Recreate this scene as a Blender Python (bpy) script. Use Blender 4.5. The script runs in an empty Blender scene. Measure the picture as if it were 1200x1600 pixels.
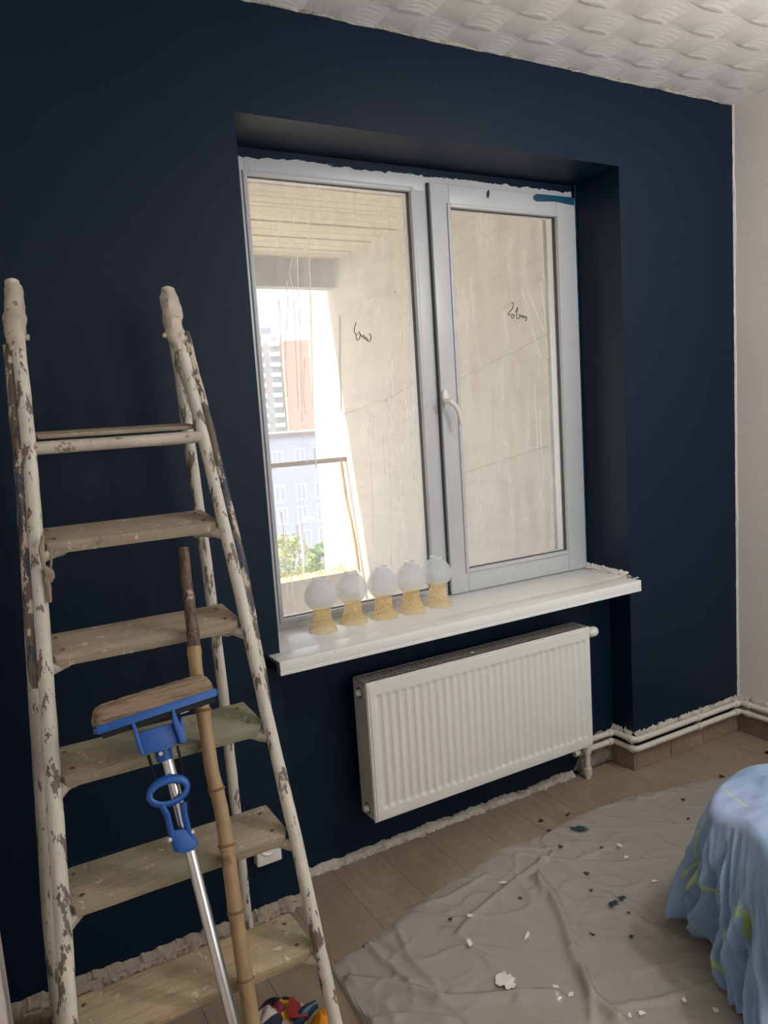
import bpy, bmesh, math, random
from mathutils import Vector, Matrix, noise
random.seed(7)
D = bpy.data; SC = bpy.context.scene; COL = SC.collection

# ---------------------------------------------------------------- camera
CAM = Vector((-0.60864, -2.25568, 1.57787)); FPX = 1201.34
RIGHT = Vector((0.86658807, -0.49478083, -0.06493885)); UP = Vector((0.1171227, 0.07516502, 0.9902689)); FWD = Vector((0.48508494, 0.86576102, -0.12308717))
cd = D.cameras.new('camera'); cam = D.objects.new('camera', cd); COL.objects.link(cam)
cam.matrix_world = Matrix(((RIGHT.x, UP.x, -FWD.x, CAM.x), (RIGHT.y, UP.y, -FWD.y, CAM.y), (RIGHT.z, UP.z, -FWD.z, CAM.z), (0, 0, 0, 1)))
cd.sensor_fit = 'VERTICAL'; cd.sensor_height = 36; cd.lens = FPX / 1600 * 36; cd.clip_start = 0.02; cd.clip_end = 1000
SC.camera = cam
# ---------------------------------------------------------------- light, sky, exposure
W = D.worlds.new('World'); SC.world = W; W.use_nodes = True
nt = W.node_tree; nt.nodes.clear()
wo = nt.nodes.new('ShaderNodeOutputWorld'); bg = nt.nodes.new('ShaderNodeBackground'); sk = nt.nodes.new('ShaderNodeTexSky')
sk.sky_type = 'NISHITA'; sk.sun_disc = False; sk.sun_elevation = math.radians(62); sk.sun_rotation = math.radians(-60); sk.dust_density = 3; sk.air_density = 1
mixw = nt.nodes.new('ShaderNodeMix'); mixw.data_type = 'RGBA'; mixw.inputs[0].default_value = 0.6
mixw.inputs[7].default_value = (9, 9.3, 9.8, 1)
nt.links.new(sk.outputs[0], mixw.inputs[6]); nt.links.new(mixw.outputs[2], bg.inputs[0]); bg.inputs[1].default_value = 0.42
nt.links.new(bg.outputs[0], wo.inputs[0])
def light(name, kind, loc, direction, energy, color, **kw):
    l = D.lights.new(name, kind); l.energy = energy; l.color = color
    for k, v in kw.items(): setattr(l, k, v)
    o = D.objects.new(name, l); o.location = loc
    o.rotation_euler = Vector(direction).to_track_quat('-Z', 'Y').to_euler(); COL.objects.link(o); return o
light('sun', 'SUN', (0, 5, 12), (0.95, -0.38, -2.08), 15.0, (1, 0.93, 0.80), angle=0.01)
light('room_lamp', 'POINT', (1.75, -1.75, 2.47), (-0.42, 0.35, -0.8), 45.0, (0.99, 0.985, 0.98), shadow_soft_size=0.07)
light('fill_behind_camera', 'AREA', (1.2, -3.05, 1.5), (-0.05, 1, 0.12), 16.5, (0.94, 0.975, 1.0), shape='RECTANGLE', size=2.2, size_y=1.7)  # unseen soft fill added behind the camera to lift the room; no window there
SC.view_settings.view_transform = 'Standard'; SC.view_settings.look = 'None'; SC.view_settings.gamma = 1
SC.view_settings.use_curve_mapping = False; SC.view_settings.exposure = 0.0

# ---------------------------------------------------------------- dimensions (metres)
H = 2.814; XR = 2.504; XN = 1.809; XL = 0.241; HN = 2.49; DL = 0.118; DW = 0.261; ZS = 0.853; XLW = -0.95; YBK = -3.2

# ---------------------------------------------------------------- helpers
def ray(px):
    return CAM, FWD + (px[0] - 600) / FPX * RIGHT - (px[1] - 800) / FPX * UP
def at(px, axis, val):
    o, d = ray(px); return o + d * ((val - o[axis]) / d[axis])
def onplane(px, P0, n):
    o, d = ray(px); return o + d * ((P0 - o).dot(n) / d.dot(n))
def nz(x, y=0, z=0): return noise.noise(Vector((x, y, z)))
class MB:
    def __init__(s): s.v = []; s.f = []
    def add(s, vs, fs):
        b = len(s.v); s.v += [tuple(v) for v in vs]; s.f += [tuple(i + b for i in f) for f in fs]; return s
    def box(s, x0, x1, y0, y1, z0, z1):
        return s.add([(x0,y0,z0),(x1,y0,z0),(x1,y1,z0),(x0,y1,z0),(x0,y0,z1),(x1,y0,z1),(x1,y1,z1),(x0,y1,z1)],
                     [(3,2,1,0),(4,5,6,7),(0,1,5,4),(1,2,6,5),(2,3,7,6),(3,0,4,7)])
    def frame_box(s, o, ax, ay, az):      # oriented box from a corner and three edge vectors
        o, ax, ay, az = map(Vector, (o, ax, ay, az))
        P = [o, o+ax, o+ax+ay, o+ay]; P += [p + az for p in P]
        return s.add(P, [(3,2,1,0),(4,5,6,7),(0,1,5,4),(1,2,6,5),(2,3,7,6),(3,0,4,7)])
    def prism(s, poly, off):              # polygon of 3D points extruded by off
        poly = [Vector(p) for p in poly]; n = len(poly); off = Vector(off)
        return s.add(poly + [p + off for p in poly], [tuple(range(n))[::-1], tuple(range(n, 2*n))] + [(i, (i+1) % n, (i+1) % n + n, i + n) for i in range(n)])
    def tube(s, pts, r, n=12, cap=True, flat=1.0, lump=0.0, seed=0.0, ref=None):
        pts = [Vector(p) for p in pts]; m = len(pts)
        rr = r if isinstance(r, (list, tuple)) else [r] * m
        vs = []; prev = None
        for i, p in enumerate(pts):
            t = (pts[min(i+1, m-1)] - pts[max(i-1, 0)]).normalized()
            if prev is None:
                a = Vector(ref) if ref else (Vector((0, 0, 1)) if abs(t.z) < .9 else Vector((1, 0, 0)))
            else: a = prev
            a = (a - t * a.dot(t)).normalized(); prev = a; b = t.cross(a)
            for k in range(n):
                an = 2 * math.pi * k / n; q = rr[i]
                if lump: q *= 1 + lump * nz(math.cos(an) * 1.3 + seed, math.sin(an) * 1.3, i * .55 + seed)
                vs.append(p + a * math.cos(an) * q + b * math.sin(an) * q * flat)
        fs = [(i*n+k, i*n+(k+1) % n, (i+1)*n+(k+1) % n, (i+1)*n+k) for i in range(m-1) for k in range(n)]
        if cap: fs += [tuple(range(n))[::-1], tuple(range((m-1)*n, m*n))]
        return s.add(vs, fs)
    def lathe(s, prof, c, n=24, axis='z', scal=None, close=False):
        vs = []
        for i, (r, h) in enumerate(prof):
            for k in range(n):
                an = 2*math.pi*k/n; q = r * (scal(k, i) if scal else 1)
                a, b = q*math.cos(an), q*math.sin(an)
                vs.append({'z': (c[0]+a, c[1]+b, c[2]+h), 'x': (c[0]+h, c[1]+a, c[2]+b), 'y': (c[0]+a, c[1]+h, c[2]+b)}[axis])
        m = len(prof); fs = [(i*n+k, i*n+(k+1) % n, (i+1)*n+(k+1) % n, (i+1)*n+k) for i in range(m-1) for k in range(n)]
        if close: fs += [tuple(range(n))[::-1], tuple(range((m-1)*n, m*n))]
        return s.add(vs, fs)
    def grid(s, nu, nv, fn, wrap=False):
        vs = [fn(i/nu, j/nv) for i in range(nu+1) for j in range(nv+1)]
        return s.add(vs, [(i*(nv+1)+j, (i+1)*(nv+1)+j, (i+1)*(nv+1)+j+1, i*(nv+1)+j+1) for i in range(nu) for j in range(nv)])
    def build(s, name, mat, parent=None, smooth=False, bevel=0, seg=2, kind=None, label=None, angle=40, solid=0, sub=0):
        me = D.meshes.new(name); me.from_pydata(s.v, [], s.f); me.update()
        bm = bmesh.new(); bm.from_mesh(me); bmesh.ops.recalc_face_normals(bm, faces=bm.faces)
        if bevel: bmesh.ops.bevel(bm, geom=[e for e in bm.edges if len(e.link_faces) == 2 and e.calc_face_angle(0) > .5], offset=bevel, segments=seg, affect='EDGES', profile=.6, clamp_overlap=True)
        if smooth or bevel:
            for f in bm.faces: f.smooth = True
            for e in bm.edges:
                if len(e.link_faces) == 2 and e.calc_face_angle(0) > math.radians(angle): e.smooth = False
        bm.to_mesh(me); bm.free(); me.materials.append(mat)
        o = D.objects.new(name, me); COL.objects.link(o)
        if solid: m = o.modifiers.new('solid', 'SOLIDIFY'); m.thickness = solid; m.offset = 0
        if sub: m = o.modifiers.new('sub', 'SUBSURF'); m.levels = m.render_levels = sub
        if parent: o.parent = parent; o.matrix_parent_inverse = parent_inv(parent)
        if kind: o['kind'] = kind
        if label: o['label'] = label
        return o
def parent_inv(p):
    m = Matrix.Translation(p.location) @ p.rotation_euler.to_matrix().to_4x4()
    q = p.parent
    if q: m = parent_inv(q).inverted() @ p.matrix_parent_inverse @ m
    return m.inverted()
def tag(o, label, cat, group=None):
    o['label'] = label; o['category'] = cat
    if group: o['group'] = group
    return o
def empty(name, loc, label=None, cat=None, group=None, kind=None):
    o = D.objects.new(name, None); o.location = loc; o.empty_display_size = .05; COL.objects.link(o)
    if label: tag(o, label, cat, group)
    if kind: o['kind'] = kind
    return o

# ---------------------------------------------------------------- materials
def s2l(c): return tuple((x/12.92 if x <= .04045 else ((x+.055)/1.055)**2.4) for x in [v/255 for v in c]) + (1,)
class Mat:
    def __init__(s, name, col=(200,200,200), rough=.6, **kw):
        s.m = D.materials.new(name); s.m.use_nodes = True; s.nt = s.m.node_tree; s.n = s.nt.nodes; s.p = s.n['Principled BSDF']
        s.p.inputs['Base Color'].default_value = s2l(col); s.p.inputs['Roughness'].default_value = rough; s.col = None; s.base = s2l(col)
        for k, v in kw.items(): s.p.inputs[k.replace('_', ' ')].default_value = v
        s.tc = s.n.new('ShaderNodeTexCoord'); s.h = None
    def lk(s, a, b): s.nt.links.new(a, b)
    def mapping(s, scale, rot=(0,0,0), src='Object'):
        m = s.n.new('ShaderNodeMapping'); m.inputs['Scale'].default_value = scale; m.inputs['Rotation'].default_value = rot
        s.lk(s.tc.outputs[src], m.inputs[0]); return m.outputs[0]
    def noise(s, scale, detail=4, rough=.6, stretch=(1,1,1), dist=0, rot=(0,0,0)):
        t = s.n.new('ShaderNodeTexNoise'); t.inputs['Scale'].default_value = scale; t.inputs['Detail'].default_value = detail; t.inputs['Roughness'].default_value = rough; t.inputs['Distortion'].default_value = dist
        s.lk(s.mapping(stretch, rot), t.inputs['Vector']); return t.outputs['Fac']
    def wave(s, scale, dist=3, stretch=(1,1,1), dirn='X', det=2):
        t = s.n.new('ShaderNodeTexWave'); t.bands_direction = dirn; t.inputs['Scale'].default_value = scale; t.inputs['Distortion'].default_value = dist; t.inputs['Detail'].default_value = det
        s.lk(s.mapping(stretch), t.inputs['Vector']); return t.outputs['Fac']
    def voro(s, scale, feature='F1', out='Distance', stretch=(1,1,1)):
        t = s.n.new('ShaderNodeTexVoronoi'); t.feature = feature; t.inputs['Scale'].default_value = scale
        s.lk(s.mapping(stretch), t.inputs['Vector']); return t.outputs[out]
    def ramp(s, fac, lo, hi):
        r = s.n.new('ShaderNodeMapRange'); r.inputs[1].default_value = lo; r.inputs[2].default_value = hi; r.clamp = True
        s.lk(fac, r.inputs[0]); return r.outputs[0]
    def mul(s, a, b):
        r = s.n.new('ShaderNodeMath'); r.operation = 'MULTIPLY'; s.lk(a, r.inputs[0])
        if isinstance(b, (int, float)): r.inputs[1].default_value = b
        else: s.lk(b, r.inputs[1])
        return r.outputs[0]
    def over(s, fac, col, strength=1.0):
        m = s.n.new('ShaderNodeMix'); m.data_type = 'RGBA'
        s.lk(s.mul(fac, strength), m.inputs[0])
        if s.col: s.lk(s.col, m.inputs[6])
        else: m.inputs[6].default_value = s.base
        m.inputs[7].default_value = s2l(col); s.col = m.outputs[2]; s.lk(s.col, s.p.inputs['Base Color']); return s
    def bump(s, fac, dist, strength=1.0):
        b = s.n.new('ShaderNodeBump'); b.inputs['Distance'].default_value = dist; b.inputs['Strength'].default_value = strength
        s.lk(fac, b.inputs['Height'])
        if s.h: s.lk(s.h, b.inputs['Normal'])
        s.h = b.outputs[0]; s.lk(s.h, s.p.inputs['Normal']); return s
    def per_object(s, a, b, amt=1.0):     # colour varies from object to object
        oi = s.n.new('ShaderNodeObjectInfo'); return s.over(oi.outputs['Random'], b, amt)

def mk_navy():
    m = Mat('navy_wall_paint', (13, 30, 48), .42); m.p.inputs['Specular IOR Level'].default_value = .17
    m.over(m.ramp(m.noise(1.3, 3), .35, .75), (12, 27, 44), .35).bump(m.noise(160, 3), .0006, .5).bump(m.noise(9, 4), .003, .35); return m.m
NAVY = mk_navy()
def mk_white_wall():
    m = Mat('whitewashed_wall', (226, 219, 213), .8); m.over(m.ramp(m.noise(2.2, 6), .45, .8), (212, 202, 194), .5).bump(m.noise(30, 6), .002, .6); return m.m
WHITEW = mk_white_wall()
m = Mat('ceiling_foam', (238, 235, 231), .7); m.over(m.ramp(m.noise(1.1, 2), .4, .7), (234, 224, 222), .5).bump(m.noise(220, 2), .0006, .4); CEIL = m.m
m = Mat('laminate_plank', (152, 136, 117), .5); m.over(m.ramp(m.noise(7, 6, .65, (6, 1, 1), .6), .35, .7), (124, 106, 88), .8).over(m.ramp(m.noise(3, 5), .5, .8), (166, 152, 135), .5)
m.over(m.ramp(m.noise(2.3, 7, .75), .52, .62), (118, 100, 84), .5)
m.per_object(None, (140, 124, 106), .5).bump(m.noise(12, 5, .6, (8, 1, 1)), .0008, .5); PLANK = m.m
m = Mat('floor_joint', (60, 50, 42), .9); JOINT = m.m
m = Mat('ragged_plaster', (196, 190, 178), .9); m.over(m.ramp(m.noise(18, 6), .5, .7), (128, 116, 100), .8).bump(m.noise(60, 6, .7), .006, 1); PLASTER = m.m
m = Mat('rough_old_plaster', (150, 143, 132), .9); m.over(m.ramp(m.noise(22, 6), .45, .65), (95, 86, 76), .8).bump(m.noise(40, 6, .7), .012, 1); ROUGHP = m.m
m = Mat('upvc_white', (190, 192, 194), .35); m.bump(m.noise(5, 2), .0008, .3); PVC = m.m
m = Mat('sill_white', (230, 231, 228), .3); m.over(m.ramp(m.noise(30, 6, .7), .62, .72), (170, 168, 160), .6).bump(m.noise(8, 3), .001, .3); SILL = m.m
m = Mat('rubber_gasket', (62, 62, 64), .6); GASK = m.m
m = Mat('radiator_enamel', (220, 218, 212), .35); m.bump(m.noise(3, 2), .0006, .2); RAD = m.m
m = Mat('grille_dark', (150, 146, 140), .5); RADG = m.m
m = Mat('chrome', (215, 215, 215), .18, Metallic=1.0); CHROME = m.m
m = Mat('steel_screw', (120, 100, 80), .5, Metallic=.7); SCREW = m.m
m = Mat('pipe_paint', (210, 204, 190), .4); m.over(m.ramp(m.noise(25, 5), .55, .7), (170, 156, 134), .5).bump(m.noise(40, 4), .0015, .5); PIPE = m.m
def mk_ladder(name, base, chip1, chip2, amt, seed=0, stretch=(1, 1, .25)):
    m = Mat(name, base, .5)
    m.over(m.ramp(m.noise(9, 5, .6, (1, 1, .5)), .4, .7), tuple(int(c*.84) for c in base), .7)
    m.over(m.ramp(m.noise(34 + seed, 5, .7, stretch), .60 - amt, .62 - amt), chip1, .9)
    m.over(m.ramp(m.noise(21 + seed, 6, .7, stretch), .66 - amt, .68 - amt), chip2, .9)
    m.bump(m.noise(70, 5, .7, stretch), .0025, .9); return m.m
LADW = mk_ladder('chipped_white_paint', (208, 202, 188), (92, 76, 62), (60, 56, 58), .045)
LADW2 = mk_ladder('heavily_chipped_paint', (190, 180, 160), (70, 55, 45), (34, 44, 66), .13, 3)
LADC = mk_ladder('paint_clotted_wrap', (194, 184, 168), (120, 100, 84), (60, 62, 62), .0, 5, (1, 1, 1))
def mk_wood(name, a, b, c, green=0.0):
    m = Mat(name, a, .75)
    m.over(m.ramp(m.noise(9, 6, .65, (.7, 6, 6), 1.0), .4, .7), b, .8)
    if green: m.over(m.ramp(m.noise(4.5, 5, .6), .45, .6), c, green)
    m.over(m.ramp(m.noise(38, 5, .75), .61, .65), (212, 202, 182), .85); m.over(m.ramp(m.noise(26, 6, .75, (.35, 8, 8)), .63, .66), (78, 64, 52), .8); m.over(m.ramp(m.noise(17, 6, .8), .62, .66), (92, 76, 62), .6)
    m.bump(m.noise(14, 6, .7, (.6, 7, 7)), .003, .8); return m.m
WOODG = mk_wood('weathered_tread_wood', (170, 153, 132), (134, 116, 98), (142, 138, 118), .3)
WOODN = mk_wood('green_smeared_tread_wood', (166, 152, 128), (132, 118, 98), (134, 138, 114), .8)
WOODB = mk_wood('ochre_tread_wood', (188, 165, 132), (152, 130, 104), (140, 142, 116), .7)
def mk_bamboo():
    m = Mat('bamboo_cane', (160, 134, 96), .45); m.over(m.ramp(m.noise(6, 4, .6, (6, 6, 1)), .4, .7), (132, 106, 76), .7).over(m.ramp(m.noise(12, 5, .7), .6, .66), (92, 66, 46), .6).bump(m.noise(30, 4, .6, (6, 6, .6)), .001, .6); return m.m
BAMB = mk_bamboo()
m = Mat('bamboo_dark_end', (98, 76, 58), .55); m.over(m.ramp(m.noise(28, 6, .7, (3, 3, .8)), .48, .56), (34, 28, 24), .9).over(m.ramp(m.noise(35, 5, .7), .6, .63), (185, 165, 140), .7).bump(m.noise(60, 5), .002, .6); BAMD = m.m
m = Mat('blue_plastic', (20, 82, 160), .38); m.bump(m.noise(20, 2), .0005, .3); BLUE = m.m
m = Mat('sponge', (142, 122, 98), .95); m.over(m.ramp(m.noise(16, 6, .7, (.5, 7, 7)), .48, .60), (84, 70, 56), .85).bump(m.noise(140, 4), .003, .8); SPONGE = m.m
m = Mat('black_foam', (28, 27, 27), .9); BLACK = m.m
m = Mat('white_plastic', (225, 222, 214), .4); WPL = m.m
m = Mat('dark_paint_spot', (18, 22, 28), .5); SPOT = m.m
m = Mat('teal_blue_paint', (14, 76, 104), .35); m.over(m.ramp(m.noise(40, 3), .4, .7), (10, 56, 82), .7); TEAL = m.m
m = Mat('brown_skirting_tile', (146, 126, 106), .4); m.over(m.ramp(m.noise(14, 6, .7, dist=1.5), .48, .6), (170, 152, 130), .7).over(m.ramp(m.noise(9, 6, .7), .55, .7), (92, 72, 56), .6).per_object(None, (118, 100, 84), .4); SKIRT = m.m
def mk_concrete(name, col, col2, line=False):
    m = Mat(name, col, .9); m.over(m.ramp(m.noise(3, 6, .65, (1, 1, 1)), .4, .7), col2, .6)
    if line: m.over(m.ramp(m.noise(6, 6, .7, (.3, 5, 5)), .5, .62), tuple(int(c*.8) for c in col), .5)
    else: m.over(m.ramp(m.noise(7, 4, .6, (.2, .25, 3.2)), .48, .66), tuple(int(c*.86) for c in col), .55)
    m.bump(m.noise(25, 6, .7), .005, .6); return m.m
CONC = mk_concrete('loggia_concrete', (196, 188, 174), (176, 166, 152))
CONCC = mk_concrete('boarded_concrete', (206, 192, 168), (184, 168, 142), True)
CONCD = mk_concrete('grey_concrete', (150, 152, 156), (130, 134, 140))
m = Mat('rust_rail', (120, 84, 60), .7); m.bump(m.noise(60, 4), .002, .6); RUST = m.m
m = Mat('parapet_top', (196, 174, 110), .9); m.over(m.ramp(m.noise(16, 6), .45, .6), (220, 205, 165), .8).bump(m.noise(40, 5), .01, 1); PTOP = m.m
def mk_glass():
    m = D.materials.new('dusty_window_glass'); m.use_nodes = True; nt = m.node_tree; n = nt.nodes; n.clear()
    out = n.new('ShaderNodeOutputMaterial'); tr = n.new('ShaderNodeBsdfTransparent'); tl = n.new('ShaderNodeBsdfTranslucent'); df = n.new('ShaderNodeBsdfDiffuse'); gl = n.new('ShaderNodeBsdfGlossy')
    tl.inputs[0].default_value = (.95, .94, .92, 1); df.inputs[0].default_value = (.8, .79, .77, 1); gl.inputs['Roughness'].default_value = .22
    tc = n.new('ShaderNodeTexCoord'); mp = n.new('ShaderNodeMapping'); mp.inputs['Scale'].default_value = (9, 1, .9); nt.links.new(tc.outputs['Object'], mp.inputs[0])
    no = n.new('ShaderNodeTexNoise'); no.inputs['Scale'].default_value = 3.2; no.inputs['Detail'].default_value = 6; no.inputs['Distortion'].default_value = .4; nt.links.new(mp.outputs[0], no.inputs['Vector'])
    n2 = n.new('ShaderNodeTexNoise'); n2.inputs['Scale'].default_value = 14; n2.inputs['Detail'].default_value = 6; nt.links.new(tc.outputs['Object'], n2.inputs['Vector'])
    mr = n.new('ShaderNodeMapRange'); mr.inputs[1].default_value = .35; mr.inputs[2].default_value = .75; mr.inputs[3].default_value = .17; mr.inputs[4].default_value = .29; nt.links.new(no.outputs['Fac'], mr.inputs[0])
    m2 = n.new('ShaderNodeMapRange'); m2.inputs[1].default_value = .45; m2.inputs[2].default_value = .8; m2.inputs[3].default_value = 0; m2.inputs[4].default_value = .05; nt.links.new(n2.outputs['Fac'], m2.inputs[0])
    ad = n.new('ShaderNodeMath'); ad.operation = 'ADD'; nt.links.new(mr.outputs[0], ad.inputs[0]); nt.links.new(m2.outputs[0], ad.inputs[1])
    mx = n.new('ShaderNodeMixShader'); mx.inputs[0].default_value = .25; nt.links.new(tl.outputs[0], mx.inputs[1]); nt.links.new(df.outputs[0], mx.inputs[2])
    m1 = n.new('ShaderNodeMixShader'); nt.links.new(ad.outputs[0], m1.inputs[0]); nt.links.new(tr.outputs[0], m1.inputs[1]); nt.links.new(mx.outputs[0], m1.inputs[2])
    fr = n.new('ShaderNodeMixShader'); fr.inputs[0].default_value = .003; nt.links.new(m1.outputs[0], fr.inputs[1]); nt.links.new(gl.outputs[0], fr.inputs[2])
    nt.links.new(fr.outputs[0], out.inputs[0]); return m
GLASS = mk_glass()
def mk_film(name, col, opac, rough=.25, translucent=0.0):
    m = D.materials.new(name); m.use_nodes = True; nt = m.node_tree; n = nt.nodes; p = n['Principled BSDF']
    p.inputs['Base Color'].default_value = s2l(col); p.inputs['Roughness'].default_value = rough
    tr = n.new('ShaderNodeBsdfTransparent'); mx = n.new('ShaderNodeMixShader'); mx.inputs[0].default_value = opac
    src = p.outputs[0]
    if translucent:
        tl = n.new('ShaderNodeBsdfTranslucent'); tl.inputs[0].default_value = s2l(col); a = n.new('ShaderNodeMixShader'); a.inputs[0].default_value = translucent
        nt.links.new(p.outputs[0], a.inputs[1]); nt.links.new(tl.outputs[0], a.inputs[2]); src = a.outputs[0]
    nt.links.new(tr.outputs[0], mx.inputs[1]); nt.links.new(src, mx.inputs[2]); nt.links.new(mx.outputs[0], n['Material Output'].inputs[0])
    tc = n.new('ShaderNodeTexCoord'); no = n.new('ShaderNodeTexNoise'); no.inputs['Scale'].default_value = 24; no.inputs['Detail'].default_value = 4; nt.links.new(tc.outputs['Object'], no.inputs['Vector'])
    b = n.new('ShaderNodeBump'); b.inputs['Distance'].default_value = .003; b.inputs['Strength'].default_value = .8; nt.links.new(no.outputs['Fac'], b.inputs['Height']); nt.links.new(b.outputs[0], p.inputs['Normal'])
    return m
FILM = mk_film('clear_plastic_film', (188, 183, 175), .60, .17)
FROST = mk_film('frosted_glass', (236, 239, 242), .38, .35, .6)
AMBER = mk_film('amber_glass', (250, 220, 146), .26, .1, .6)
DRIP = mk_film('glass_drip', (252, 250, 246), .7, .4, .75)
SHEETW = Mat('white_sheet', (205, 196, 190), .85).m

# ================================================================= ROOM
# floor: slab + laminate planks laid across the window wall
fl = MB().box(XLW, XR, YBK, .45, -.15, -.012).build('floor', JOINT, kind='structure')
PW = .193; n = 0; plank_meshes = {}
x = XLW; i = 0
while x < XR - .01:
    w = min(PW, XR - x); y = DL - .003; L0 = [.95, .35, .62, 1.2, .5, .8][i % 6]
    while y > YBK + .01:
        L = min(L0, y - YBK); L0 = 1.29
        MB().box(x + .0007, x + w - .0007, y - L + .0007, y - .0007, -.012, 0).build('plank', PLANK, fl); y -= L
    x += w; i += 1
# ceiling with embossed foam tiles (four by four woven cells each)
ce = MB().box(XLW, XR, YBK, .45, H + .012, H + .2).build('ceiling', CEIL, kind='structure')
CELL = .1288; TILE = CELL * 4; NG = 20
def cell_h(u, v, ty):
    if ty == 0:
        c = v + .18 * math.sin(math.pi * u) - .09; c = min(max(c, 0), 1)
        h = .0066 * c ** 1.3 + .0016 * ((c * 6) % 1) * 1.35 * (1 - .5 * abs(2*u-1))
        return h * (0.35 + .65 * math.sin(math.pi * min(max(u, .02), .98)) ** .5)
    c = u + .15 * math.sin(math.pi * v) - .07; c = min(max(c, 0), 1)
    return (.0065 * c ** 1.3 + .0009 * ((c * 5) % 1)) * (.5 + .5 * math.sin(math.pi * min(max(v, .02), .98)) ** .5)
tb = MB()
for ci in range(4):
    for cj in range(4):
        ty = (ci + cj) % 2
        tb.grid(NG, NG, lambda a, b: ((ci + a) * CELL, (cj + b) * CELL, -cell_h(a, b, ty) - .0005))
tb.grid(1, 1, lambda a, b: (a * TILE, b * TILE, .0115))
for (a, b, c, d) in ((0,0,1,0), (1,0,1,1), (1,1,0,1), (0,1,0,0)):
    tb.add([(a*TILE, b*TILE, -.001), (c*TILE, d*TILE, -.001), (c*TILE, d*TILE, .0115), (a*TILE, b*TILE, .0115)], [(0,1,2,3)])
proto = tb.build('ceiling_tile', CEIL, None, smooth=True, angle=32); tile_me = proto.data; D.objects.remove(proto)
X0 = 1.06 - CELL * .5; Y0 = -.125 - CELL * 1.0
ty0 = Y0 + TILE * math.floor((0 - Y0) / TILE)
xs = X0 - TILE * 4
for a in range(9):
    for b in range(7):
        tx = xs + a * TILE; ty_ = ty0 - b * TILE
        if tx > XR or tx + TILE < XLW: continue
        x0, x1 = max(tx, XLW) - tx, min(tx + TILE, XR) - tx; y0, y1 = 0 if ty_ > YBK else YBK - ty_, min(ty_ + TILE, 0.0) - ty_
        if x1 - x0 > TILE - 1e-4 and y1 - y0 > TILE - 1e-4: me = tile_me
        else:
            bm = bmesh.new(); bm.from_mesh(tile_me)
            for co, no in (((x0,0,0),(-1,0,0)), ((x1,0,0),(1,0,0)), ((0,y0,0),(0,-1,0)), ((0,y1,0),(0,1,0))):
                bmesh.ops.bisect_plane(bm, geom=bm.verts[:] + bm.edges[:] + bm.faces[:], plane_co=co, plane_no=no, clear_outer=True)
            me = D.meshes.new('ceiling_tile'); bm.to_mesh(me); bm.free()
            if not me.materials: me.materials.append(CEIL)
            if not len(me.polygons): continue
        o = D.objects.new('ceiling_tile', me); COL.objects.link(o); o.location = (tx, ty_, H); o.parent = ce
# window wall with its niche
wb = MB().box(XLW, XL, 0, .45, 0, H).box(XN, XR + .2, 0, .45, 0, H).box(XL, XN, 0, .45, HN, H).box(XL, XN, DL, .45, 0, .815)
wb.build('wall_back', NAVY, kind='structure', bevel=0)
MB().box(XR, XR + .15, YBK, 0, 0, H + .012).build('wall_right', WHITEW, kind='structure')
MB().box(XLW - .15, XLW, YBK, .45, 0, H).build('wall_left', WHITEW, kind='structure')
MB().box(XLW, XR, YBK - .15, YBK, 0, H).build('wall_front', WHITEW, kind='structure')
m = Mat('taupe_plaster', (168, 155, 138), .9); m.over(m.ramp(m.noise(18, 6), .5, .7), (128, 114, 98), .7).bump(m.noise(60, 6, .7), .006, 1); PLASTER2 = m.m
# ragged unpainted plaster along the foot of the walls and along the ceiling
def ragged(name, P, Q, hfun, out, parent=None, mat=PLASTER, n=160, up=(0, 0, 1), base=0.0, thick=.012):
    P = Vector(P); Q = Vector(Q); up = Vector(up); out = Vector(out); b = MB(); vs = []; NR_ = 7; L = (Q - P).length
    for i in range(n + 1):
        t = i / n; p = P.lerp(Q, t); h = hfun(t, p)
        for j in range(NR_):
            q = j / (NR_ - 1); w = t * L
            d = thick * 1.5 * (1 - q ** 1.5) * (1 + .7 * nz(w * 25, j * .8, 5) + .4 * nz(w * 90, j * 1.7, 2)) + .0015
            z = base + (h - base) * q + (.004 * nz(w * 60, j * 1.3, 9) if 0 < j < NR_ - 1 else 0)
            vs.append(p + up * z + out * d)
        vs.append(p + up * h - out * .004)
    m_ = NR_ + 1
    return b.add(vs, [(m_*i+k, m_*i+m_+k, m_*i+m_+1+k, m_*i+1+k) for i in range(n) for k in range(m_ - 1)]).build(name, mat, parent, smooth=True, kind='structure', angle=50)
def hh(a, b, s): return lambda t, p: max(.004, a + b * (.8 * nz(t * 8 + s, 1) + .4 * nz(t * 33 + s, 2) + .5 * max(0, nz(t * 70, s)) + .12 * nz(t * 200, s)))
ragged('trim_1', (XL, DL, 0), (1.56, DL, 0), hh(.024, .022, 3), (0, -1, 0), n=700, thick=.014)
ragged('trim_2', (XLW, 0, 0), (XL + .004, 0, 0), hh(.030, .024, 9), (0, -1, 0), n=500, thick=.020, mat=PLASTER2)
ragged('trim_3', (XL, 0, 0), (XL, DL, 0), hh(.03, .03, 5), (1, 0, 0), n=24)
ragged('trim_4', (XLW, 0, H - .002), (XR, 0, H - .002), hh(.006, .010, 4), (0, -1, 0), n=900, up=(0, 0, -1), thick=.006, mat=PLASTER)
ragged('trim_5', (XR, 0, .16), (XR, 0, H), hh(.008, .007, 12), (-1, 0, 0), n=260, up=(0, -1, 0), thick=.002, mat=WHITEW)
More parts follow.
